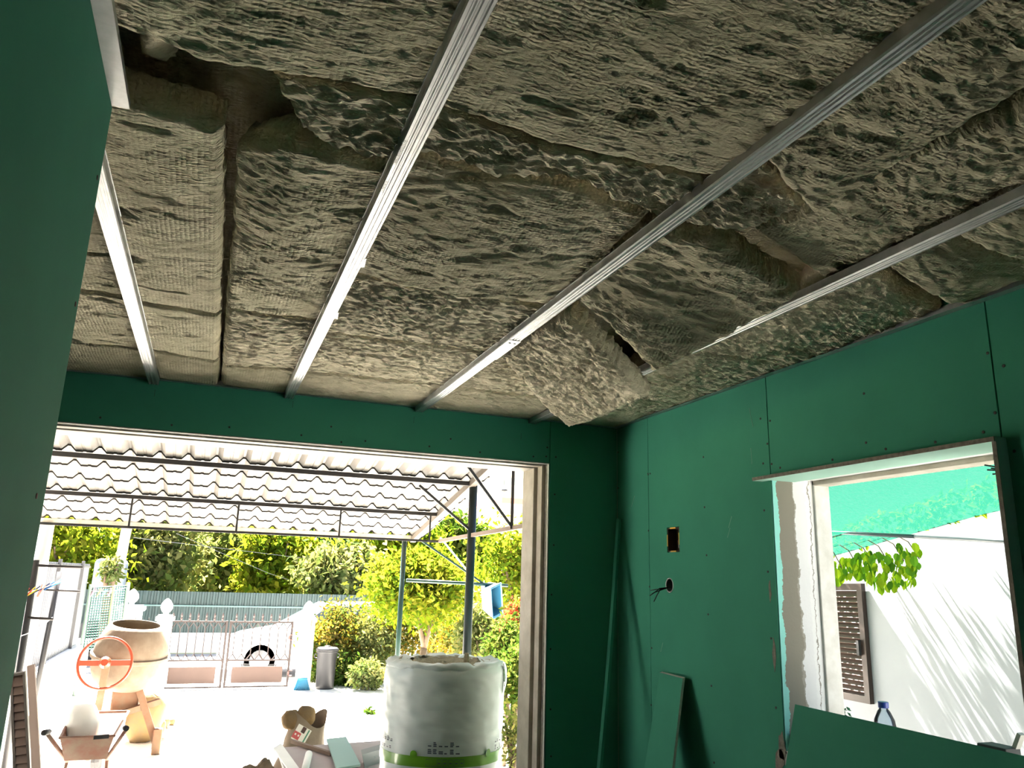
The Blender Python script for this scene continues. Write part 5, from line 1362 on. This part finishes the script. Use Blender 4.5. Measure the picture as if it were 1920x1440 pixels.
# open sack and wool heap
BY = 7.75
sp_ = px(545, 1400, 1, BY)
sk = thing('cement_sack', (sp_.x+0.10, BY, G), 'crumpled open paper sack with printed red mark', 'sack')
SACK = mat('brown_paper_sack', (0.1728, 0.1344, 0.096), 0.85, var=0.2, vscale=6, bump=0.4, bscale=15)
vs, fs = [], []
n1, n2 = 16, 28
for i in range(n1):
    t = i/(n1-1)
    for j in range(n2):
        a = 2*math.pi*j/n2; w1 = 1+0.16*float(pnoise(math.cos(a)*1.5+2, math.sin(a)*1.5, t*3)) + 0.05*float(pnoise(a*3, t*9, 2.2))
        rx_, ry_ = 0.23*(1-0.30*t)*w1, 0.17*(1-0.35*t)*w1
        vs.append((sp_.x+0.02+0.12*t+rx_*math.cos(a), BY+ry_*math.sin(a), G+0.001+(0.68+0.07*math.sin(a*2+0.5))*t))
for i in range(n1-1):
    for j in range(n2): fs.append((i*n2+j, i*n2+(j+1)%n2, (i+1)*n2+(j+1)%n2, (i+1)*n2+j))
fs.append(tuple(range(n2))[::-1])
B().add(vs, fs).build('sack_body', SACK, sk, smooth=True)
for (q, s, lab) in (((546,1360),0.085,''),((574,1352),0.085,'')):
    p = px(*q, 1, BY-0.06)
    stone((p.x, BY-0.02, p.z-0.05), (s, s*0.8, s), int(q[0]), ['ochre lump on the left in the mouth of the paper sack', 'ochre lump on the right in the mouth of the paper sack'][q[0] > 560], 'stone', STONE, 'stone')
p = px(557, 1378, 1, BY-0.150)
prt = B()
for k in range(14):
    pass
pm = mat('sack_red', (0.45,0.08,0.08), 0.7); pg = mat('sack_print_white', (0.70,0.68,0.62), 0.8); pgg = mat('sack_print_green', (0.06,0.22,0.14), 0.7)
R3 = Euler((math.radians(-7), 0, 0)).to_matrix() @ Euler((0, 0.5, 0)).to_matrix()
def decal(dx, dz, w_, h_, m, nm, off):
    B().obox(p + R3 @ Vector((dx, -off, dz)), (w_, 0.003, h_), R3).build(nm, m, sk)
decal(0.03, 0.02, 0.13, 0.13, pg, 'printed_patch', 0.004)
decal(-0.005, -0.005, 0.065, 0.06, pm, 'red_mark', 0.007)
for dx in (-0.018, 0.012): decal(dx, 0.0, 0.013, 0.015, pg, 'mark_dot', 0.010)
decal(0.03, 0.058, 0.035, 0.05, mat('sack_brown', (0.06,0.03,0.025), 0.7), 'brown_mark', 0.007)
decal(0.075, 0.02, 0.012, 0.12, pgg, 'green_stripe', 0.007)
hp_ = px(500, 1440, 1, 7.15); hp_.z = G; HT_ = px(505, 1412, 1, 7.15).z - G
vs, fs = [], []
for i in range(20):
    for j in range(32):
        t = i/19; a = 2*math.pi*j/32
        r_ = 0.42*t; z = HT_*0.85*(1-t*t)*(1+0.25*float(pnoise(r_*math.cos(a)*7, r_*math.sin(a)*7, 1.1))) + 0.035*float(pnoise(r_*math.cos(a)*22, r_*math.sin(a)*22, 5))*(1-t)
        vs.append((hp_.x-0.05+r_*math.cos(a), hp_.y+r_*0.8*math.sin(a), G+max(0.001, z)))
for i in range(19):
    for j in range(32): fs.append((i*32+j, (i+1)*32+j, (i+1)*32+(j+1)%32, i*32+(j+1)%32))
tag(B().add(vs, fs).build('wool_heap', mat('brown_wool', (0.132, 0.0984, 0.066), 0.95, var=0.35, vscale=14, bump=0.9, bscale=40), smooth=True), 'heap of torn brown wool beside the paper sack', 'insulation')
p = px(694, 1338, 2, G)
t = thing('weed', (p.x, p.y, G), 'small green weed growing in the yard behind the roll', 'weed'); foliage('leaves', t, (p.x, p.y, G+0.05), (0.09,0.09,0.04), 60, 0.09, 'green', 77, 8)

# ------------------------------------------------------------------ beyond the right window
NX_ = 4.8
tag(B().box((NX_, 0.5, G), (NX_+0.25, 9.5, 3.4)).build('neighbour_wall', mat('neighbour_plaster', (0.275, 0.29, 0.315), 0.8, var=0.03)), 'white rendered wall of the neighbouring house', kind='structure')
a, c_, d2, e2 = [px(*q, 0, NX_-0.05) for q in ((1550,1096),(1613,1094),(1627,1320),(1550,1301))]
sw = shutter((NX_-0.045, a.y+0.28, a.z), (NX_-0.045, c_.y, c_.z), (NX_-0.045, c_.y, d2.z), (NX_-0.045, a.y+0.28, d2.z), 20, (0.04, 0, 0), 'window_shutter', 'brown louvred shutter on the neighbouring white wall', 0.05)
p = px(1610, 1215, 0, NX_-0.06); B().box(p-Vector((0.012,0.012,0.055)), p+Vector((0.012,0.012,0.055))).build('latch', BLACK, sw)
# shade net
NET = bpy.data.materials.new('teal_shade_net'); NET.use_nodes = True
nt = NET.node_tree; nt.nodes.clear(); o_ = nt.nodes.new('ShaderNodeOutputMaterial')
m1_ = nt.nodes.new('ShaderNodeMixShader'); m2_ = nt.nodes.new('ShaderNodeMixShader')
df = nt.nodes.new('ShaderNodeBsdfDiffuse'); tl_ = nt.nodes.new('ShaderNodeBsdfTranslucent'); tr3 = nt.nodes.new('ShaderNodeBsdfTransparent')
df.inputs[0].default_value = (0.005,0.036,0.024,1); tl_.inputs[0].default_value = (0.005,0.040,0.027,1)
tcn = nt.nodes.new('ShaderNodeTexCoord'); mpn = nt.nodes.new('ShaderNodeMapping'); mpn.inputs['Scale'].default_value = (30, 260, 30)
nn_ = nt.nodes.new('ShaderNodeTexNoise'); nn_.inputs['Scale'].default_value = 1; nt.links.new(tcn.outputs['Object'], mpn.inputs[0]); nt.links.new(mpn.outputs[0], nn_.inputs[0])
mrn = nt.nodes.new('ShaderNodeMapRange'); mrn.inputs['From Min'].default_value = 0.3; mrn.inputs['From Max'].default_value = 0.7; mrn.inputs['To Min'].default_value = 0.02; mrn.inputs['To Max'].default_value = 0.12
nt.links.new(nn_.outputs['Fac'], mrn.inputs[0])
m1_.inputs[0].default_value = 0.6
nt.links.new(df.outputs[0], m1_.inputs[1]); nt.links.new(tl_.outputs[0], m1_.inputs[2])
nt.links.new(mrn.outputs[0], m2_.inputs[0]); nt.links.new(m1_.outputs[0], m2_.inputs[1]); nt.links.new(tr3.outputs[0], m2_.inputs[2]); nt.links.new(m2_.outputs[0], o_.inputs[0])
edge = [px(*q, 0, NX_-0.13) for q in ((1530,1054),(1550,1046),(1620,1027),(1700,1004),(1760,988),(1830,968),(1900,952))]
edge = [edge[0] + Vector((0,3.6,0.10)), edge[0] + Vector((0,1.8,-0.02)), edge[0] + Vector((0,0.5,-0.06))] + edge + [edge[-1] + Vector((0,-0.6,0.12)), edge[-1] + Vector((0,-1.6,0.2))]  # far end of the net added out of view to shade the passage
vs, fs = [], []; nu_ = 14
for e_ in edge:
    for i in range(nu_):
        t = i/(nu_-1); inn = Vector((max(RXO+0.10, 0.45*e_.y), e_.y*0.98, 2.52)); p = e_.lerp(inn, t); p.z -= 0.16*math.sin(math.pi*t); vs.append(p)
for k in range(len(edge)-1):
    for i in range(nu_-1): fs.append((k*nu_+i, k*nu_+i+1, (k+1)*nu_+i+1, (k+1)*nu_+i))
tag(B().add(vs, fs).build('shade_net', NET, smooth=True), 'teal shade net sagging over the passage outside the window', 'shade net')
a, c_ = px(1550, 998, 0, 4.2), px(1908, 1017, 0, 4.2)
d_ = (c_-a).normalized()
pp = thing('support_pipe', (a+c_)/2, 'thin grey pipe carrying the shade net', 'pipe')
mid = px(1715, 1006, 0, 4.2)
B().tube([a-d_*0.6, mid], 0.013, 10).build('pipe_section', mat('dark_pipe', (0.08,0.10,0.11), 0.4, metal=0.5), pp, smooth=True)
B().tube([mid, c_+d_*0.5], 0.011, 10).build('pipe_section', mat('blue_grey_pipe', (0.0875, 0.105, 0.12), 0.4), pp, smooth=True)
# vine leaves
vn = thing('climbing_vine', px(1620, 1040, 0, 4.4), 'climbing vine with heart shaped green leaves under the shade net', 'vine')
rs = np.random.RandomState(5); pts = []
for k in range(290):
    u = rs.uniform(); qx = 1535+185*u**0.9; top_y = 1052-45*max(0, (qx-1550)/160); bot_y = 1088+14*math.sin(qx*0.05)+ (8 if qx > 1680 else 0)
    qy = top_y + (bot_y-top_y)*rs.uniform()**0.8; xx = rs.uniform(4.25, 4.66); pts.append(tuple(px(qx, qy, 0, xx)))
lm = [leaf_mat('vine_a', (0.30,0.62,0.03)), leaf_mat('vine_b', (0.48,0.78,0.05)), leaf_mat('vine_c', (0.14,0.40,0.04))]
hs = [(0,0),(0.28,0.12),(0.42,0.40),(0.36,0.66),(0.0,1.0),(-0.36,0.66),(-0.42,0.40),(-0.28,0.12)]
lms = []
for m_ in lm:
    b_ = B(); L0 = 0.085
    b_.add([(x_*L0*0.8, abs(x_)*L0*0.2, -z_*L0) for x_, z_ in hs], [(0,1,2,3,4),(0,4,5,6,7)]); me = b_.mesh('leaf'); me.materials.append(m_); lms.append(me)
for i, p in enumerate(pts):
    o = link_mesh('leaf', lms[i % 3], None, vn, p, (rs.uniform(-0.5,0.5), rs.uniform(-0.5,0.5), rs.uniform(0, 6.28))); o.scale = (rs.uniform(0.55,0.95),)*3
b_ = B()
for k in range(7):
    a = px(1535+28*k, 1040-4*k, 0, 4.35+0.04*k); b_.tube([a+Vector((0,0.3,0.15)), a, a+Vector((0,-0.08,-0.12))], 0.004, 5)
b_.build('stem', BARK, vn)
# hidden leaves added between net and wall to break the sun into streaks
rs = np.random.RandomState(21); ed = edge[2:-1]; cen_ = []
for k in range(900):
    i_ = rs.randint(len(ed)-1); q_ = ed[i_].lerp(ed[i_+1], rs.uniform())
    cen_.append((rs.uniform(NX_-0.125, NX_-0.085), q_.y, q_.z + rs.uniform(0.03, 0.22)))
Vv, Fv = leaves(np.array(cen_), len(cen_), 0.06, rs, 'x')
me = bpy.data.meshes.new('streak_leaves'); me.from_pydata([tuple(Vector(v) - ORG[vn.name]) for v in Vv], [], [tuple(int(q_) for q_ in f_) for f_ in Fv])
link_mesh('streak_leaves', me, [lm[1]], vn)['kind'] = 'stuff'
p = px(1580, 1336, 0, 4.6); t = thing('sill_weed', (4.6, p.y, G), 'small dark weed at the foot of the white wall', 'weed'); foliage('leaves', t, (4.6, p.y, p.z), (0.04,0.05,0.05), 60, 0.04, 'dark', 78, 8)
B().tube([(4.6, p.y, G), (4.6, p.y, p.z)], 0.004, 5).build('stem', BARK, t)
